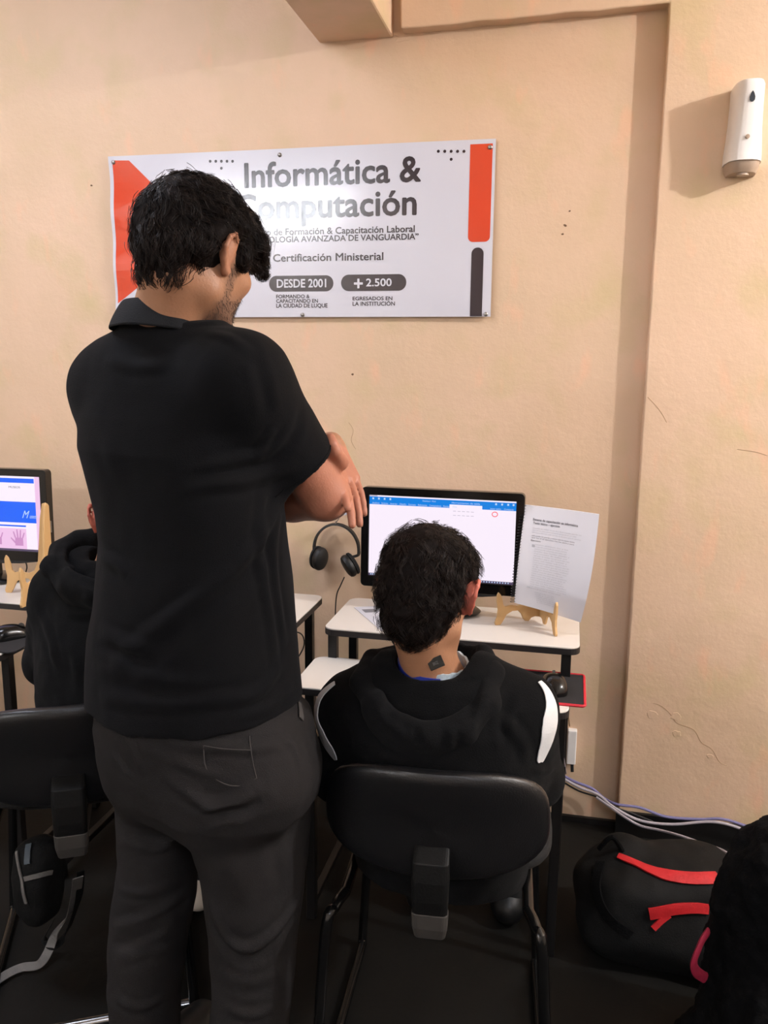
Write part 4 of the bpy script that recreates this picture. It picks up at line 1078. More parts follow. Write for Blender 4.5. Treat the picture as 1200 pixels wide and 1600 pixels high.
    # --- collar: folded band standing round the neck, open towards the front
    cc = P(264, 500, -1.195); fr = frame(TH+4, 10, -1); mb = MB(); N_ = 56; prof = []
    for i in range(N_+1):
        an = math.radians(-152+304*i/N_)       # 0 = back of the neck
        dr = Vector((math.sin(an)*fr[0][0]-math.cos(an)*fr[1][0], math.sin(an)*fr[0][1]-math.cos(an)*fr[1][1], math.sin(an)*fr[0][2]-math.cos(an)*fr[1][2]))
        up_ = Vector(fr[2]); fro = max(0, -math.cos(an)); ra = .0665+.004*math.cos(an); wv = .0015*math.sin(an*7)
        sec = [(ra-.010, -.034), (ra-.007, .006), (ra-.003, .0185), (ra+.003, .0195), (ra+.008, .010), (ra+.014+wv, -.006), (ra+.020+wv, -.026-.01*fro), (ra+.017+wv, -.028-.01*fro), (ra+.008, -.014), (ra-.002, -.010), (ra-.004, -.034)]
        prof.append([cc+dr*r_*(1.0 if abs(math.sin(an)) < .9 else 1.0)+up_*(z_) for r_, z_ in sec])
    m_ = len(prof[0]); vs = [p for s_ in prof for p in s_]; fs = [(i*m_+k, i*m_+(k+1) % m_, (i+1)*m_+(k+1) % m_, (i+1)*m_+k) for i in range(N_) for k in range(m_)]+[tuple(range(m_))[::-1], tuple(N_*m_+k for k in range(m_))]
    mb.add(vs, fs); o = mb.build('collar', M_COLLAR, sh, smooth=True, world=True)
    sb = o.modifiers.new('sub', 'SUBSURF'); sb.levels = 1; sb.render_levels = 1
    # --- jeans
    J = Field((-1.0, -1.44, .02), (-.3, -.92, .92), .0036)
    hip = [px_row(*r) for r in ((1075, 150, 458, Y0+.005, TH, 1.3), (1110, 156, 466, Y0, TH, 1.3), (1150, 163, 477, Y0, TH, 1.32), (1190, 174, 487, Y0, TH, 1.35), (1225, 190, 478, Y0, TH, 1.35), (1262, 230, 430, Y0, TH, 1.2), (1300, 280, 350, Y0, TH, 1.2))]
    J.loft(hip, .015, 2.2)
    for nm in 'lr': J.loft(LEG[nm], .050, 2.15)
    J.ell(P(395, 1205, -1.265), (.080, .050, .080), None, .06); J.ell(P(245, 1200, -1.225), (.065, .045, .075), None, .06)
    c2 = Cloth(J); c2.relax(6); c2._n()
    c2.folds([
        ([(262, 1215), (295, 1240), (330, 1262), (365, 1255), (395, 1232)], .007, .011), ([(315, 1290), (345, 1272), (380, 1268), (410, 1250)], -.006, .010),
        ([(300, 1165), (340, 1168), (390, 1170), (450, 1162)], .004, .008), ([(270, 1185), (300, 1200), (350, 1215)], .004, .010), ([(440, 1150), (462, 1170), (470, 1200)], .003, .007),
        ([(190, 1130), (205, 1165), (220, 1205)], .0045, .007), ([(180, 1180), (192, 1200), (205, 1215)], .0045, .006), ([(210, 1150), (240, 1160), (275, 1180)], -.003, .010),
        ([(330, 1410), (350, 1460), (385, 1482), (420, 1465), (455, 1425), (470, 1400)], .0055, .010), ([(335, 1440), (370, 1500), (420, 1490)], -.004, .012), ([(340, 1520), (385, 1535), (440, 1515)], .003, .012),
        ([(178, 1448), (215, 1440), (255, 1420), (295, 1390)], .005, .010), ([(175, 1475), (215, 1468), (260, 1445)], -.004, .009), ([(190, 1390), (225, 1395), (260, 1385)], .0035, .008), ([(180, 1500), (220, 1490), (270, 1480)], .003, .010),
        ([(192, 1310), (230, 1325), (270, 1322)], .003, .010), ([(440, 1290), (450, 1360), (440, 1420)], .003, .014), ([(185, 1560), (215, 1575), (255, 1560)], .004, .010), ([(350, 1570), (390, 1585), (430, 1572)], .003, .010)])
    c2.noise(.0035, 12, (1, 1, .8), 5); c2.noise(.0016, 34, (1, 1, .7), 6)
    jn = c2.build('jeans', M_JEANS, root)
    for k, px in enumerate(([(390, 1150), (392, 1170), (396, 1195), (401, 1216)], [(318, 1165), (350, 1170), (392, 1172)], [(401, 1216), (372, 1228), (345, 1222), (322, 1200), (318, 1165)])):
        pts = c2.on(px)
        if len(pts) > 2: MB().tube(spline(pts, 5), .0009, 5).build('pocket_seam' if k != 1 else 'pocket_hem', M_SEAM, jn, smooth=True, world=True)
    for px, w2 in (([(466, 1098), (468, 1110), (469, 1124)], .010),):
        pts = c2.on(px)
        if len(pts) > 1: ribbon(c2, px, w2, M_SEAM, 'belt_loop', jn)
    pts = c2.on([(200, 1140), (208, 1200), (214, 1280)])
    # --- shoes (below the frame)
    for nm in 'lr':
        z, cx, cy, a, b, _ = LEG[nm][-1]; S2 = Field((cx-.12, cy-.14, -.005), (cx+.16, cy+.26, .14), .005)
        d = Vector((.31, .95, 0)); b0 = Vector((cx, cy, 0))
        S2.cone(b0-d*.04+Vector((0, 0, .045)), b0+d*.15+Vector((0, 0, .035)), .046, .040, .03); S2.cone(b0+Vector((0, 0, .06)), b0+Vector((0, 0, .10)), .048, .046, .02); S2.add(lambda X, Y, Z: -Z+0*X+0*Y+.001, (cx-.12, cy-.14, -.005), (cx+.16, cy+.26, .14), 0, 's') if False else None
        S2.v = np.maximum(S2.v, (.001-S2.ax[2])[None, None, :]+0*S2.v); vv, ff = S2.mesh(); np_mesh('shoe', vv, ff, M_SHOED, root)
    # --- hair
    H = Field((HC.x-.2, HC.y-.2, HC.z-.2), (HC.x+.2, HC.y+.2, HC.z+.2), .0034); W = lambda *p: L2W(HC, R, p, HS)
    H.ell(W(0, -.014, .030), (.078, .093, .080), R, .01); H.ell(W(.0, -.048, -.022), (.056, .050, .050), R, .02); H.ell(W(0, .050, .050), (.064, .050, .052), R, .02)
    for x in (-1, 1): H.cone(W(.070*x, -.020, .04), W(.060*x, -.048, -.012), .018, .014, .02); H.cone(W(.056*x, .072, .046), W(.054*x, .094, .014), .018, .010, .02); H.cone(W(.072*x, .030, .035), W(.072*x, .028, -.004), .010, .006, .01)
    H.cone(W(0, .095, .05), W(.01, .108, .026), .02, .012, .02)
    H.cone(W(-.026, -.058, -.064), W(.022, -.060, -.060), .018, .017, .02)
    # cut the ear free and the face
    for x in (-1, 1): H.ell(W(.088*x, -.006, -.008), (.014, .024, .032), R, .006, 's')
    H.ell(W(0, .09, -.04), (.070, .06, .068), R, .01, 's')
    hc = Cloth(H); hc.noise(.007, 24, (1, 1, 1), 3); hc.noise(.003, 60, (1, 1, 1), 4)
    hr = hc.build('hair', M_HAIRBASE, root)
    crown = Vector(W(0, -.075, .075)); dn = Vector((0.1, 0, -1))
    fwd = Vector(R[1])
    def flow(l, nr):
        q_ = (np.array(l)-V3(HC))@R.T/HS
        return fwd*(.9 if q_[2] > .02 else -.15)+Vector(R[0])*(.25*math.sin(q_[1]*60))
    def reg(p):
        q_ = (np.array(p)-V3(HC))@R.T
        return not (abs(q_[0]) > .066 and -.035 < q_[1] < .02 and q_[2] < .022 and q_[2] > -.05) 
    make_hair(hr, hc, crown, dn, 850, 10, .042, .00048, .0045, .9, 11, reg, flow, 8, .004, .007, avoid=[(Vector(W(.088*x, -.010, -.004)), .022) for x in (-1, 1)])
    return root
build_man()

# ------------------------------------------------------------------ seated students
def skin_colors(v, HC, R, s_=1.0):
    C_ = np.tile(SK['base'], (len(v), 1)); q = (v-V3(HC))@R.T/s_
    ear = (np.abs(q[:, 0]) > .072)*(np.abs(q[:, 2]) < .04)*(np.abs(q[:, 1]) < .04)*(v[:, 2] > HC.z-.1); C_[ear] = C_[ear]*.15+np.array(srgb(196, 104, 88)[:3])*.85
    return C_
def short_hair(root, HC, R, sc, seed, G, length=.030, wave=.8, side=1):
    H = Field((HC.x-.16, HC.y-.16, HC.z-.16), (HC.x+.16, HC.y+.16, HC.z+.16), .0034); W = lambda *p: L2W(HC, R, p, sc)
    H.ell(W(0, -.014, .032), np.array((.079, .096, .084))*sc, R, .01); H.ell(W(0, -.046, -.026), np.array((.068, .054, .054))*sc, R, .03); H.ell(W(0, .050, .055), np.array((.066, .050, .048))*sc, R, .03)
    H.cone(W(-.03, -.060, -.068), W(.03, -.060, -.068), .020*sc, .020*sc, .02); H.cone(W(0, -.055, -.08), W(0, -.05, -.092), .018*sc, .010*sc, .02)
    for x in (-1, 1):
        H.cone(W(.062*x, -.015, .035), W(.062*x, -.038, -.008), .018*sc, .013*sc, .02)
        if x == side: H.ell(W(.090*x, -.008, -.008), np.array((.018, .028, .036))*sc, R, .006, 's')
    H.ell(W(0, .09, -.03), np.array((.068, .06, .068))*sc, R, .01, 's')
    hc = Cloth(H); hc.noise(.006, 26, (1, 1, 1), seed); hc.noise(.003, 70, (1, 1, 1), seed+1)
    hr = hc.build('hair', M_HAIRBASE, root); crown = Vector(W(.005, -.060, .095))
    def reg(p):
        q_ = (np.array(p)-V3(HC))@R.T/sc
        return not (q_[0]*side > .064 and -.035 < q_[1] < .03 and q_[2] < .026) 
    make_hair(hr, hc, crown, Vector((0, 0, -1)), G, 9, length, .00045, .005, wave, seed+5, reg, None, 7, .0042, .010, avoid=[(Vector(W(.092*side, -.010, -.002)), .024)])
    return hr

def build_boy():
    Y0 = -1.06; TH = 5
    root = thing('person', 'seated boy with short dark hair, black hoodie with white sleeve stripes', 'person', (-.20, -1.0, 0))
    rows = [px_row(*r) for r in ((1040, 610, 752, Y0, TH, 1.2), (1056, 575, 790, Y0, TH, 1.5), (1078, 545, 818, Y0, TH, 1.6), (1110, 530, 835, Y0, TH, 1.55), (1150, 526, 842, Y0, TH, 1.5), (1210, 532, 842, Y0, TH, 1.4), (1260, 545, 832, Y0+.02, TH, 1.35), (1310, 550, 826, Y0+.05, TH, 1.35), (1360, 556, 820, Y0+.08, TH, 1.4))]
    LS, LE, LW_ = P(556, 1108, -1.05), P(527, 1212, -.98), Vector((-.345, -.735, .672))
    RS, RE, RW_ = P(812, 1108, -1.05), P(836, 1214, -.98), Vector((-.125, -.735, .672))
    HC = P(667, 921, -1.06); R = frame(10, 16, 3); sc = .96
    NB = P(678, 1064, -1.055)
    F = Field((-.62, -1.28, 0), (.18, -.42, 1.2), .004)
    F.loft(rows[1:], .02, 2.2, grow=-.024)
    for S_, E_, W_2, lf in ((LS, LE, LW_, True), (RS, RE, RW_, False)):
        F.cone(S_, E_, .038, .033, .03); F.cone(E_, W_2, .034, .024, .012)
        hand_prims(F, (0.05, 1, -.10), W_2, (0, .1, 1), lf, ((12, 26, 16), (12, 26, 16), (12, 28, 16), (14, 30, 18)), s=.86)
    F.cone(NB, L2W(HC, R, (0, -.026, -.05), sc), .051, .049, .02); F.cone(NB-Vector((0, 0, .03)), NB, .055, .051, .02)
    head_prims(F, HC, R, sc, .010, 1)
    pel = Vector(((rows[-1][1]), -.93, .535))
    K_ = {}
    for x in (-1, 1):
        hipj = pel+Vector((.085*x, .03, .02)); kn = pel+Vector((.11*x, .40, .01)); an = Vector((kn.x, kn.y+.03, .09)); K_[x] = (hipj, kn, an)
        F.cone(hipj, kn, .062, .045, .03); F.cone(kn, an, .045, .032, .02); F.cone(an, an+Vector((0, -.02, -.05)), .034, .03, .01); F.cone(an+Vector((0, -.02, -.05)), an+Vector((0, .14, -.065)), .03, .02, .02)
    v, f = F.mesh(); np_mesh('body', v, f, M_SKIN, root, colors=skin_colors(v, HC, R, sc))
    # trousers and shoes
    T = Field((-.62, -1.24, .06), (.2, -.46, .62), .006)
    T.ell(pel+Vector((0, .0, .03)), (.165, .13, .085), None, .03, p=2)
    for x in (-1, 1): T.cone(K_[x][0], K_[x][1], .082, .062, .04); T.cone(K_[x][1], K_[x][2], .062, .05, .03)
    ct = Cloth(T); ct.noise(.004, 14, (1, 1, 1), 9); ct.build('trousers', M_DKTROU, root)
    for x in (-1, 1):
        a = K_[x][2]; S2 = Field((a.x-.08, a.y-.12, -.01), (a.x+.08, a.y+.26, .14), .005); S2.cone((a.x, a.y-.03, .045), (a.x, a.y+.15, .036), .042, .036, .03); S2.cone((a.x, a.y, .05), (a.x, a.y, .09), .044, .042, .02)
        S2.v = np.maximum(S2.v, (.001-S2.ax[2])[None, None, :]); vv, ff = S2.mesh(); np_mesh('shoe', vv, ff, M_SHOED, root)
    # hoodie
    G = Field((-.62, -1.32, .44), (.18, -.66, 1.0), .004)
    G.loft(rows, .02, 2.25)
    for S_, E_, W_2 in ((LS, LE, LW_), (RS, RE, RW_)):
        G.cone(S_, E_, .060, .050, .045); G.cone(E_, E_.lerp(W_2, .94), .050, .034, .02)
    G.cone(P(610, 1062, -1.06), LS, .048, .056, .04); G.cone(P(745, 1062, -1.06), RS, .048, .056, .04)
    G.ell(P(676, 1040, -1.055), (.068, .068, .055), None, .01, 's'); G.cone(P(677, 1066, -1.055), P(684, 990, -1.04), .067, .070, .01, 's')
    c = Cloth(G)
    c.folds([([(560, 1150), (600, 1180), (650, 1195)], .004, .012), ([(780, 1120), (810, 1150), (825, 1190)], .004, .010), ([(520, 1110), (540, 1140), (550, 1175)], -.003, .010), ([(800, 1080), (785, 1120), (790, 1170)], -.004, .009),
             ([(545, 1180), (580, 1205), (640, 1215)], -.003, .012), ([(490, 1190), (510, 1200), (530, 1198)], .004, .008), ([(830, 1200), (850, 1205), (870, 1200)], .004, .008)])
    c.noise(.004, 12, (1, 1, 1), 12); c.noise(.0016, 32, (1, 1, 1), 13)
    hd = c.build('hoodie', M_HOOD, root)
    def wf(t_): return (.22+.78*min(1, t_/.55)**1.3) if t_ < .55 else max(.30, math.cos((t_-.55)/.45*1.35)**.8)
    ribbon(c, [P(524, 1068, -1.08), P(508, 1090, -1.08), P(500, 1120, -1.08), P(505, 1150, -1.09), P(516, 1172, -1.10), P(528, 1186, -1.10)], .042, M_STRIPE, 'sleeve_stripe', hd, pts3=True, wfn=wf, lift=.0012)
    ribbon(c, [P(847, 1058, -1.07), P(860, 1080, -1.08), P(864, 1104, -1.09), P(859, 1132, -1.10), P(849, 1160, -1.10), P(836, 1188, -1.10)], .040, M_STRIPE, 'sleeve_stripe', hd, pts3=True, wfn=wf, lift=.0012)
    # hood lying on the back
    Q = Field((-.40, -1.32, .62), (.02, -.92, .96), .0034)
    ring = [P(x, y, Y_) for x, y, Y_ in ((712, 1022, -.985), (752, 1028, -1.02), (768, 1056, -1.075), (758, 1098, -1.125), (724, 1136, -1.160), (676, 1152, -1.172), (628, 1142, -1.165), (590, 1108, -1.14), (570, 1066, -1.09), (584, 1034, -1.03), (640, 1022, -.985))]
    Q.chain(ring+[ring[0]], [.021, .023, .024, .023, .021, .020, .020, .022, .024, .023, .021, .021], .012)
    Q.ell(P(668, 1138, -1.125), (.100, .050, .072), None, .03); Q.ell(P(668, 1172, -1.13), (.078, .036, .055), None, .03)
    Q.ell(P(668, 1088, -1.125), (.070, .044, .056), None, .014, 's')
    Q.cone(P(677, 1085, -1.055), P(684, 985, -1.04), .068, .073, .012, 's')
    cq = Cloth(Q)
    cq.folds([([(640, 1105), (650, 1135), (655, 1165)], -.003, .006), ([(700, 1110), (708, 1140), (700, 1170)], .004, .008), ([(585, 1090), (605, 1130), (640, 1155)], .003, .008), ([(760, 1080), (745, 1120), (720, 1150)], .004, .009), ([(610, 1050), (600, 1080), (612, 1105)], -.004, .007)])
    cq.noise(.005, 18, (1, 1, 1), 15); cq.noise(.002, 50, (1, 1, 1), 16); h2 = cq.build('hood', M_HOOD2, root)
    # collars inside: pale knit, blue ribbon, black tag
    def neck_ring(r, dz0, dz1, a0, a1, m, name, thick=.003, wob_=0):
        cc = P(679, 1036, -1.055); N_ = 60; vs = []
        for i in range(N_+1):
            an = math.radians(a0+(a1-a0)*i/N_); d_ = Vector((math.sin(an), -math.cos(an)*.98, 0)); tl = -.006*math.sin(an)+.010*(1-math.cos(an))*.5; wz = wob_*math.sin(i*1.9)
            for rr_, zz in ((r, dz0), (r+thick, dz0), (r+thick*1.2, dz1+wz), (r+.0005, dz1+wz)): vs.append(cc+d_*rr_+Vector((0, 0, zz+tl)))
        fs = [(i*4+k, (i+1)*4+k, (i+1)*4+(k+1) % 4, i*4+(k+1) % 4) for i in range(N_) for k in range(4)]+[(0, 1, 2, 3), (N_*4+3, N_*4+2, N_*4+1, N_*4)]
        return MB().add(vs, [f_[::-1] for f_ in fs]).build(name, m, root, smooth=True, world=True)
    neck_ring(.0560, -.030, .003, -175, 175, M_KNIT, 'shirt_collar', .004, .0012)
    neck_ring(.0618, -.028, -.004, -100, 18, M_BLUE, 'neck_ribbon', .003)
    tp = P(681, 1036, -1.124); Mx = Matrix.Translation(tp) @ Matrix.Rotation(math.radians(-28), 4, 'Y') @ Matrix.Rotation(math.radians(-12), 4, 'X')
    tgo = MB().box((-.0135, -.001, -.0095), (.0135, .001, .0095), Mx).build('neck_tag', M_BLACKPL, root, bevel=.0008, world=True)
    mb = MB(); text_box(mb, 'BIZ', lambda a, b: Mx @ Vector((a, -.0013, b)), -.005, .005, -.0025, .0025, .02); mb.build('tag_text', M_STRAP, tgo, world=True)
    short_hair(root, HC, R, sc, 31, 700, .034, 1.1, 1)
build_boy()

def build_student():
    Y0 = -.88; TH = 20
    root = thing('person', 'seated student in plain black hoodie at the left, mostly hidden behind the standing man', 'person', (-1.0, -.80, 0))
    rows = [px_row(*r) for r in ((868, 120, 235, Y0, TH, 1.2), (882, 100, 262, Y0, TH, 1.5), (905, 84, 285, Y0, TH, 1.6), (945, 72, 292, Y0, TH, 1.5), (1000, 66, 292, Y0, TH, 1.4), (1060, 64, 290, Y0, TH, 1.35), (1110, 68, 286, Y0, TH, 1.35), (1170, 74, 276, Y0+.03, TH, 1.4))]
    LS, LE, LW_ = P(97, 925, -.87), P(74, 1035, -.80), Vector((-1.10, -.70, .680))
    RS, RE, RW_ = P(275, 925, -.92), P(296, 1030, -.86), Vector((-.90, -.70, .680))
    HC = P(216, 808, -.86); R = frame(-26, 14, 0); sc = .96; NB = P(200, 872, -.88)
    F = Field((-1.42, -1.12, 0), (-.62, -.3, 1.24), .005)
    F.loft(rows[1:], .02, 2.2, grow=-.026)
    for S_, E_, W_2, lf in ((LS, LE, LW_, True), (RS, RE, RW_, False)):
        F.cone(S_, E_, .038, .033, .03); F.cone(E_, W_2, .034, .024, .012); hand_prims(F, (0.05, 1, -.10), W_2, (0, .1, 1), lf, ((12, 26, 16),)*4, s=.88)
    F.cone(NB, L2W(HC, R, (0, -.028, -.05), sc), .054, .051, .03); F.cone(NB-Vector((0, 0, .03)), NB, .075, .056, .03)
    head_prims(F, HC, R, sc, .013, -1)
    pel = Vector((rows[-1][1]-.02, Y0+.06, .545)); K_ = {}
    for x in (-1, 1):
        hipj = pel+Vector((.085*x, .03, .02)); kn = pel+Vector((.12*x, .34, .01)); an = Vector((kn.x, kn.y+.06, .09)) if x < 0 else Vector((-.875, -.62, .09)); K_[x] = (hipj, kn, an)
        F.cone(hipj, kn, .062, .045, .03); F.cone(kn, an, .045, .032, .02); F.cone(an, an+Vector((0, .10, -.055)), .034, .02, .02)
    v, f = F.mesh(); np_mesh('body', v, f, M_SKIN, root, colors=skin_colors(v, HC, R, sc))
    T = Field((-1.42, -1.1, .06), (-.6, -.36, .64), .006); T.ell(pel+Vector((0, 0, .03)), (.165, .13, .085), None, .03)
    for x in (-1, 1): T.cone(K_[x][0], K_[x][1], .082, .062, .04); T.cone(K_[x][1], K_[x][2], .062, .05, .03)
    ct = Cloth(T); ct.noise(.004, 14, (1, 1, 1), 9); ct.build('trousers', M_DKTROU, root)
    for x in (-1, 1):
        a = K_[x][2]; S2 = Field((a.x-.08, a.y-.12, -.01), (a.x+.08, a.y+.26, .14), .004); S2.cone((a.x, a.y-.04, .045), (a.x, a.y+.13, .036), .042, .036, .03); S2.cone((a.x, a.y, .05), (a.x, a.y, .09), .044, .042, .02)
        S2.v = np.maximum(S2.v, (.001-S2.ax[2])[None, None, :]); vv, ff = S2.mesh(); so = np_mesh('shoe', vv, ff, M_SHOEW, root)
        MB().tube([(a.x-.045, a.y-.02, .075), (a.x-.03, a.y+.05, .082), (a.x+.03, a.y+.05, .082), (a.x+.045, a.y-.02, .075)], .006, 6).build('shoe_band', M_SHOED, so, smooth=True, world=True)
    G = Field((-1.42, -1.16, .48), (-.6, -.58, 1.16), .0045); G.loft(rows, .02, 2.25)
    for S_, E_, W_2 in ((LS, LE, LW_), (RS, RE, RW_)): G.cone(S_, E_, .060, .052, .045); G.cone(E_, E_.lerp(W_2, .94), .052, .034, .02)
    G.cone(P(135, 888, -.88), LS, .045, .054, .04); G.cone(P(230, 888, -.88), RS, .045, .054, .04); G.cone(P(182, 878, -.88), P(190, 830, -.87), .055, .058, .01, 's')
    c = Cloth(G); c.folds([([(100, 925), (130, 915), (160, 900)], .005, .012), ([(105, 955), (135, 958), (165, 945)], .005, .010), ([(60, 960), (80, 1000), (90, 1050)], .004, .012), ([(110, 1000), (120, 1050), (115, 1090)], .003, .014)])
    c.noise(.005, 12, (1, 1, 1), 22); c.noise(.002, 32, (1, 1, 1), 23); c.build('hoodie', M_HOOD, root)
    Q = Field((-1.26, -1.10, .78), (-.78, -.72, 1.1), .004)
    ring = [P(x, y, Y_) for x, y, Y_ in ((98, 862, -.89), (88, 886, -.95), (112, 910, -.985), (150, 925, -1.0), (200, 925, -1.0), (250, 905, -.97), (262, 870, -.9), (235, 845, -.84), (165, 842, -.84), (122, 846, -.86))]
    Q.chain(ring+[ring[0]], [.026, .025, .024, .023, .023, .024, .026, .024, .022, .024, .026], .012)
    Q.ell(P(165, 925, -.96), (.10, .045, .055), None, .03); Q.ell(P(160, 890, -.95), (.060, .045, .040), None, .014, 's'); Q.cone(P(182, 885, -.88), P(190, 820, -.87), .056, .062, .012, 's')
    cq = Cloth(Q); cq.folds([([(105, 850), (100, 875), (112, 900)], .004, .007), ([(125, 905), (150, 915), (170, 912)], -.004, .007)]); cq.noise(.006, 18, (1, 1, 1), 25); cq.noise(.002, 50, (1, 1, 1), 26); cq.build('hood', M_HOOD2, root)
    short_hair(root, HC, R, sc, 41, 300, .03, .8, -1)
build_student()

# ------------------------------------------------------------------ chairs
def make_chair(label, group='black plastic visitor chairs'):
    t = thing('visitor_chair', label, 'chair', (0, 0, 0), group)
    def pad(fn, w_, h_, th, p=3.2, NR=7, NA=56):
        """superellipse cushion; fn(a,b,c): a across, b along, c thickness"""
        vs = []; fs = []
        prof = [(0, 1), (.5, 1), (.8, .98), (.92, .88), (.98, .6), (1, .25), (1, -.25), (.98, -.6), (.92, -.9), (.8, -1), (.5, -1), (0, -1)]
        for r_, c_ in prof:
            for k in range(NA):
                a = 2*PI*k/NA; cx, sx_ = math.cos(a), math.sin(a)
                q = (abs(cx)**p+abs(sx_)**p)**(-1/p); vs.append(fn(w_/2*q*cx*max(r_, .001), h_/2*q*sx_*max(r_, .001), c_*th/2))
        for i in range(len(prof)-1):
            for k in range(NA): fs.append((i*NA+k, i*NA+(k+1) % NA, (i+1)*NA+(k+1) % NA, (i+1)*NA+k))
        return MB().add(vs, fs)
    ZB = .640
    def back(a, b, c):   # a across, b up, c>0 towards the rear
        wd = 1+.10*(b/.1)*-0.3
        return Vector((a*wd, -.205-c+.055*(a/.19)**2+.020*(b/.1)*-.6, ZB+b))
    pad(back, .385, .205, .030, 3.0).build('backrest', M_CHAIRPL, t, smooth=True)
    def back_in(a, b, c): return back(a, b, c-.018) 
    pad(back_in, .345, .170, .022, 3.2).build('back_cushion', M_SEATF, t, smooth=True)
    pad(lambda a, b, c: Vector((a, b+.135, .478+c-.012*(a/.2)**2)), .43, .38, .044, 3.4).build('seat', M_SEATF, t, smooth=True)
    pad(lambda a, b, c: Vector((a, b+.135, .452+c)), .40, .35, .014, 3.4).build('seat_shell', M_CHAIRPL, t, smooth=True)
    # L-shaped support with rubber sleeve and grey end block
    sec = lambda w2, d2: rrect(-w2/2, -d2/2, w2/2, d2/2, d2*.3, 4)
    path = [(-.200, .608, .058), (-.232, .592, .060), (-.236, .56, .062), (-.236, .525, .060), (-.233, .500, .058)]
    mb = MB(); vs = []; s0 = sec(1, .55); m_ = len(s0)
    for y_, z_, w2 in path:
        for a, b in s0: vs.append(Vector((a*w2, y_+b*.046, z_)))
    fs = [(i*m_+k, i*m_+(k+1) % m_, (i+1)*m_+(k+1) % m_, (i+1)*m_+k) for i in range(len(path)-1) for k in range(m_)]+[tuple(range(m_))[::-1], tuple((len(path)-1)*m_+k for k in range(m_))]
    mb.add(vs, [f_[::-1] for f_ in fs]); mb.build('support_sleeve', M_CHAIRPL2, t, bevel=.002)
    mb = MB(); vs = []
    for y_, z_, w2 in ((-.233, .502, .061), (-.231, .474, .059), (-.224, .452, .052)):
        for a, b in s0: vs.append(Vector((a*w2, y_+b*.05, z_)))
    fs = [(i*m_+k, i*m_+(k+1) % m_, (i+1)*m_+(k+1) % m_, (i+1)*m_+k) for i in range(2) for k in range(m_)]+[tuple(range(m_))[::-1], tuple(2*m_+k for k in range(m_))]
    mb.add(vs, [f_[::-1] for f_ in fs]); mb.build('support_end_block', M_GREYCAP, t, bevel=.002)
    MB().tube(spline([(0, -.225, .465), (0, -.20, .448), (0, -.12, .440), (0, .05, .440)], 5), .013, 8, flat=1.6).build('support_bar', M_BLACKMETAL, t, smooth=True)
    for x in (-1, 1):
        loop = [(.165*x, -.12, .440), (.165*x, .24, .440), (.172*x, .285, .425), (.185*x, .30, .38), (.205*x, .305, .05), (.205*x, .295, .015), (.205*x, .26, .011), (.212*x, -.12, .011), (.213*x, -.165, .018), (.212*x, -.178, .05), (.190*x, -.175, .39), (.178*x, -.155, .432), (.165*x, -.12, .440)]
        MB().tube(spline(loop, 5), .0105, 10).build('side_frame', M_TUBE, t, smooth=True)
    MB().tube([(-.212, -.135, .012), (.212, -.135, .012)], .0105, 10).build('floor_bar', M_CHROME, t, smooth=True)
    MB().tube([(-.165, .18, .436), (.165, .18, .436)], .009, 10).build('seat_bar', M_TUBE, t, smooth=True)
    return t
c1 = make_chair('black chair with curved plastic backrest, holding the seated boy in the striped hoodie')
q = P(662, 1280, -1.20); c1.location = (q.x, -.985, 0); c1.rotation_euler = (0, 0, math.radians(4))
c2_ = make_chair('black chair with curved plastic backrest at the left, turned away behind the standing man')
q = P(112, 1180, -1.06); c2_.location = (q.x-.055, q.y+.11, 0); c2_.rotation_euler = (0, 0, math.radians(28)); c2_.scale = (1.02, 1.02, 1.02)

# ------------------------------------------------------------------ bags
def bag_field(c, r, R, h=.006, p=3, extra=()):
    F = Field(c-Vector((.42,)*3), c+Vector((.42,)*3), h); F.ell(c, r, R, .01, p=p)
    for kind, *a in extra: getattr(F, kind)(*a)
    F.v = np.maximum(F.v, (.004-F.ax[2])[None, None, :]); return F
# backpack with red bands lying at the foot of the wall
bc = P(1035, 1415, -.50); bc.z = .115
root = thing('backpack', 'black backpack with two red bands lying on the floor below the right wall', 'bag', (bc.x, bc.y, 0))
R = frame(-20, 0, 0)
F = bag_field(bc, (.20, .13, .108), R, extra=(('cone', bc+Vector((-.13, -.06, -.05)), bc+Vector((.12, -.10, -.06)), .065, .07, .05), ('cone', bc+Vector((-.16, 0, .03)), bc+Vector((-.10, .02, .08)), .05, .05, .04)))
c = Cloth(F); c.noise(.012, 7, (1, 1, 1), 51); c.noise(.004, 22, (1, 1, 1), 52); c.build('bag_body', M_BAG, root)
ribbon(c, [(966, 1338), (990, 1349), (1025, 1364), (1060, 1371), (1095, 1373), (1122, 1372)], .027, M_RED, 'red_band', root, lift=.002, thick=.004, wfn=lambda u: .45+.6*min(1, u*2.2))
ribbon(c, [(1014, 1427), (1035, 1423), (1060, 1419), (1085, 1418), (1106, 1420)], .024, M_RED, 'red_band', root, lift=.002, thick=.004, wfn=lambda u: 1.1-.2*u)
ribbon(c, [(1020, 1450), (1030, 1440), (1045, 1428)], .014, M_RED, 'red_band', root, lift=.002, thick=.004)
ribbon(c, [(940, 1350), (935, 1390), (950, 1430), (985, 1460)], .022, M_BAG2, 'shoulder_strap', root, lift=.004, thick=.006)
MB().tube(spline([bc+Vector((-.10, -.02, .11)), bc+Vector((-.13, -.03, .155)), bc+Vector((-.16, -.03, .12))], 5), .006, 8).build('carry_loop', M_BAG2, root, smooth=True, world=True)
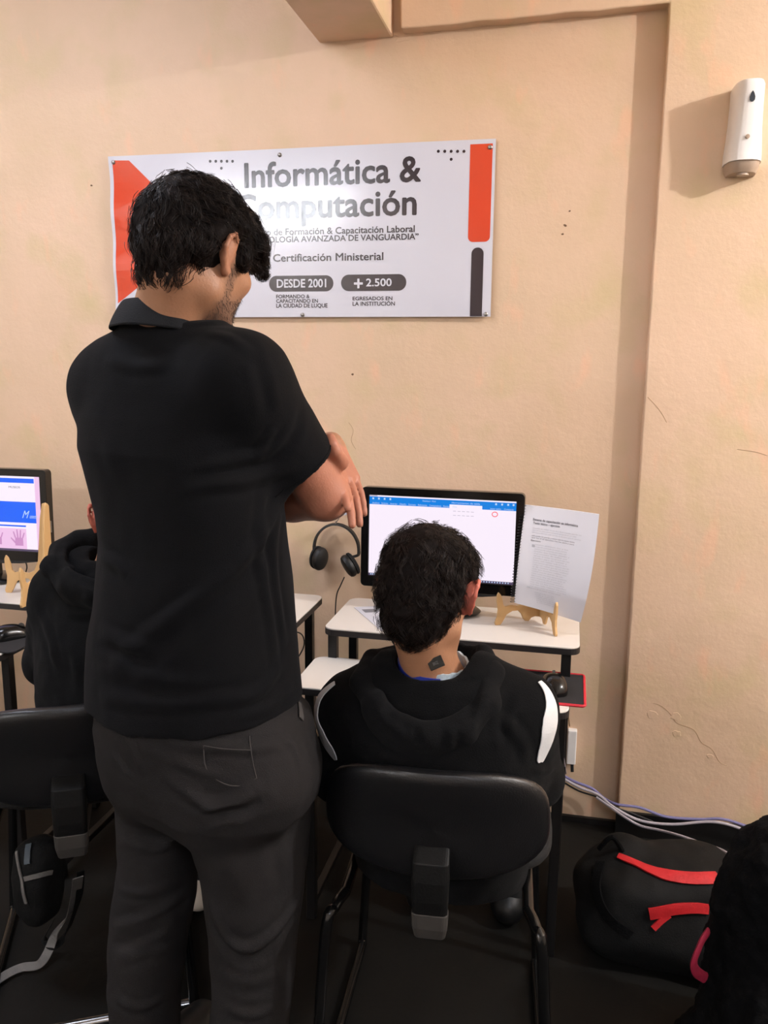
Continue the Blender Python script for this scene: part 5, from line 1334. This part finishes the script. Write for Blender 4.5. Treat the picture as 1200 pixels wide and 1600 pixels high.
# tall plush-like black backpack at the right edge
bc = Vector((.474, -.86, .275))
root = thing('backpack', 'tall fuzzy black backpack with a magenta strap at the lower right edge', 'bag', (bc.x, bc.y, 0))
F = bag_field(bc, (.155, .13, .27), frame(10, 0, 5), h=.007, p=2.6, extra=(('cone', bc+Vector((-.06, -.06, -.15)), bc+Vector((-.14, -.05, -.22)), .10, .07, .06), ('cone', bc+Vector((-.05, -.09, -.08)), bc+Vector((.08, -.09, -.10)), .08, .08, .05)))
c = Cloth(F); c.noise(.022, 8, (1, 1, 1), 61); c.noise(.010, 26, (1, 1, 1), 62); c.noise(.005, 70, (1, 1, 1), 63); c.build('bag_body', M_BAG2, root)
MB().tube(spline([P(1106, 1456, -.92), P(1098, 1468, -.94), P(1090, 1486, -.95), P(1084, 1504, -.95), P(1088, 1518, -.94), P(1102, 1528, -.92)], 5), .0105, 8, flat=.45).build('magenta_strap', M_MAG, root, smooth=True, world=True)
MB().tube(spline([bc+Vector((-.05, .0, .26)), bc+Vector((-.02, 0, .31)), bc+Vector((.03, 0, .26))], 5), .008, 8).build('carry_loop', M_BAG2, root, smooth=True, world=True)
# dark bag hanging beside the left chair
bc = P(60, 1375, -.96)
root = thing('shoulder_bag', 'dark bag with pale piping hanging at the left chair, bottom left', 'bag', (bc.x, bc.y, 0))
F = bag_field(bc, (.052, .05, .105), frame(15, 0, 4), h=.006, p=2.8)
c = Cloth(F); c.noise(.012, 9, (1, 1, 1), 71); c.noise(.004, 24, (1, 1, 1), 72); c.build('bag_body', M_BAG, root)
ribbon(c, [(18, 1290), (28, 1330), (36, 1375), (42, 1410)], .006, M_STRAP, 'piping', root, lift=.002, thick=.003)
ribbon(c, [(40, 1372), (55, 1368), (70, 1364), (80, 1362)], .010, M_STRAP, 'buckle_strap', root, lift=.003, thick=.003)
ribbon(c, [(52, 1290), (46, 1320), (44, 1350)], .012, mat('blue_grey_webbing', srgb(62, 72, 80), .7), 'side_strap', root, lift=.003, thick=.003)
# loose strap on the floor
pts = [PZ(x, y, z) for x, y, z in ((122, 1372, .30), (118, 1400, .20), (108, 1430, .12), (88, 1458, .06), (74, 1490, .02), (60, 1508, .012), (35, 1512, .010), (12, 1522, .010), (-15, 1540, .010))]
def cloth_strap(pts, w_, th, name, label, m, cat='strap'):
    pts = spline(pts, 8); mb = MB(); vs = []
    for i, p in enumerate(pts):
        t_ = (pts[min(i+1, len(pts)-1)]-pts[max(i-1, 0)]).normalized(); c_ = t_.cross(Vector((.15, -.25, 1))).normalized(); n_ = c_.cross(t_).normalized()
        for a, b in ((-1, 0), (1, 0), (1, 1), (-1, 1)): vs.append(p+c_*(a*w_/2)+n_*(b*th))
    n = len(pts); fs = [(i*4+k, i*4+(k+1) % 4, (i+1)*4+(k+1) % 4, (i+1)*4+k) for i in range(n-1) for k in range(4)]+[(3, 2, 1, 0), ((n-1)*4, (n-1)*4+1, (n-1)*4+2, (n-1)*4+3)]
    o = mb.add(vs, fs).build(name, m); return tag(o, label, cat)
cloth_strap(pts, .022, .002, 'webbing_strap', 'grey webbing strap trailing on the floor under the left chair', M_STRAP)
pts = [PZ(x, y, z) for x, y, z in ((126, 1362, .31), (124, 1400, .2), (112, 1440, .10), (100, 1465, .04), (84, 1480, .03), (70, 1468, .04), (84, 1440, .10))]
cloth_strap(pts, .016, .002, 'webbing_strap', 'dark looped strap end hanging from the left chair', M_BAG)
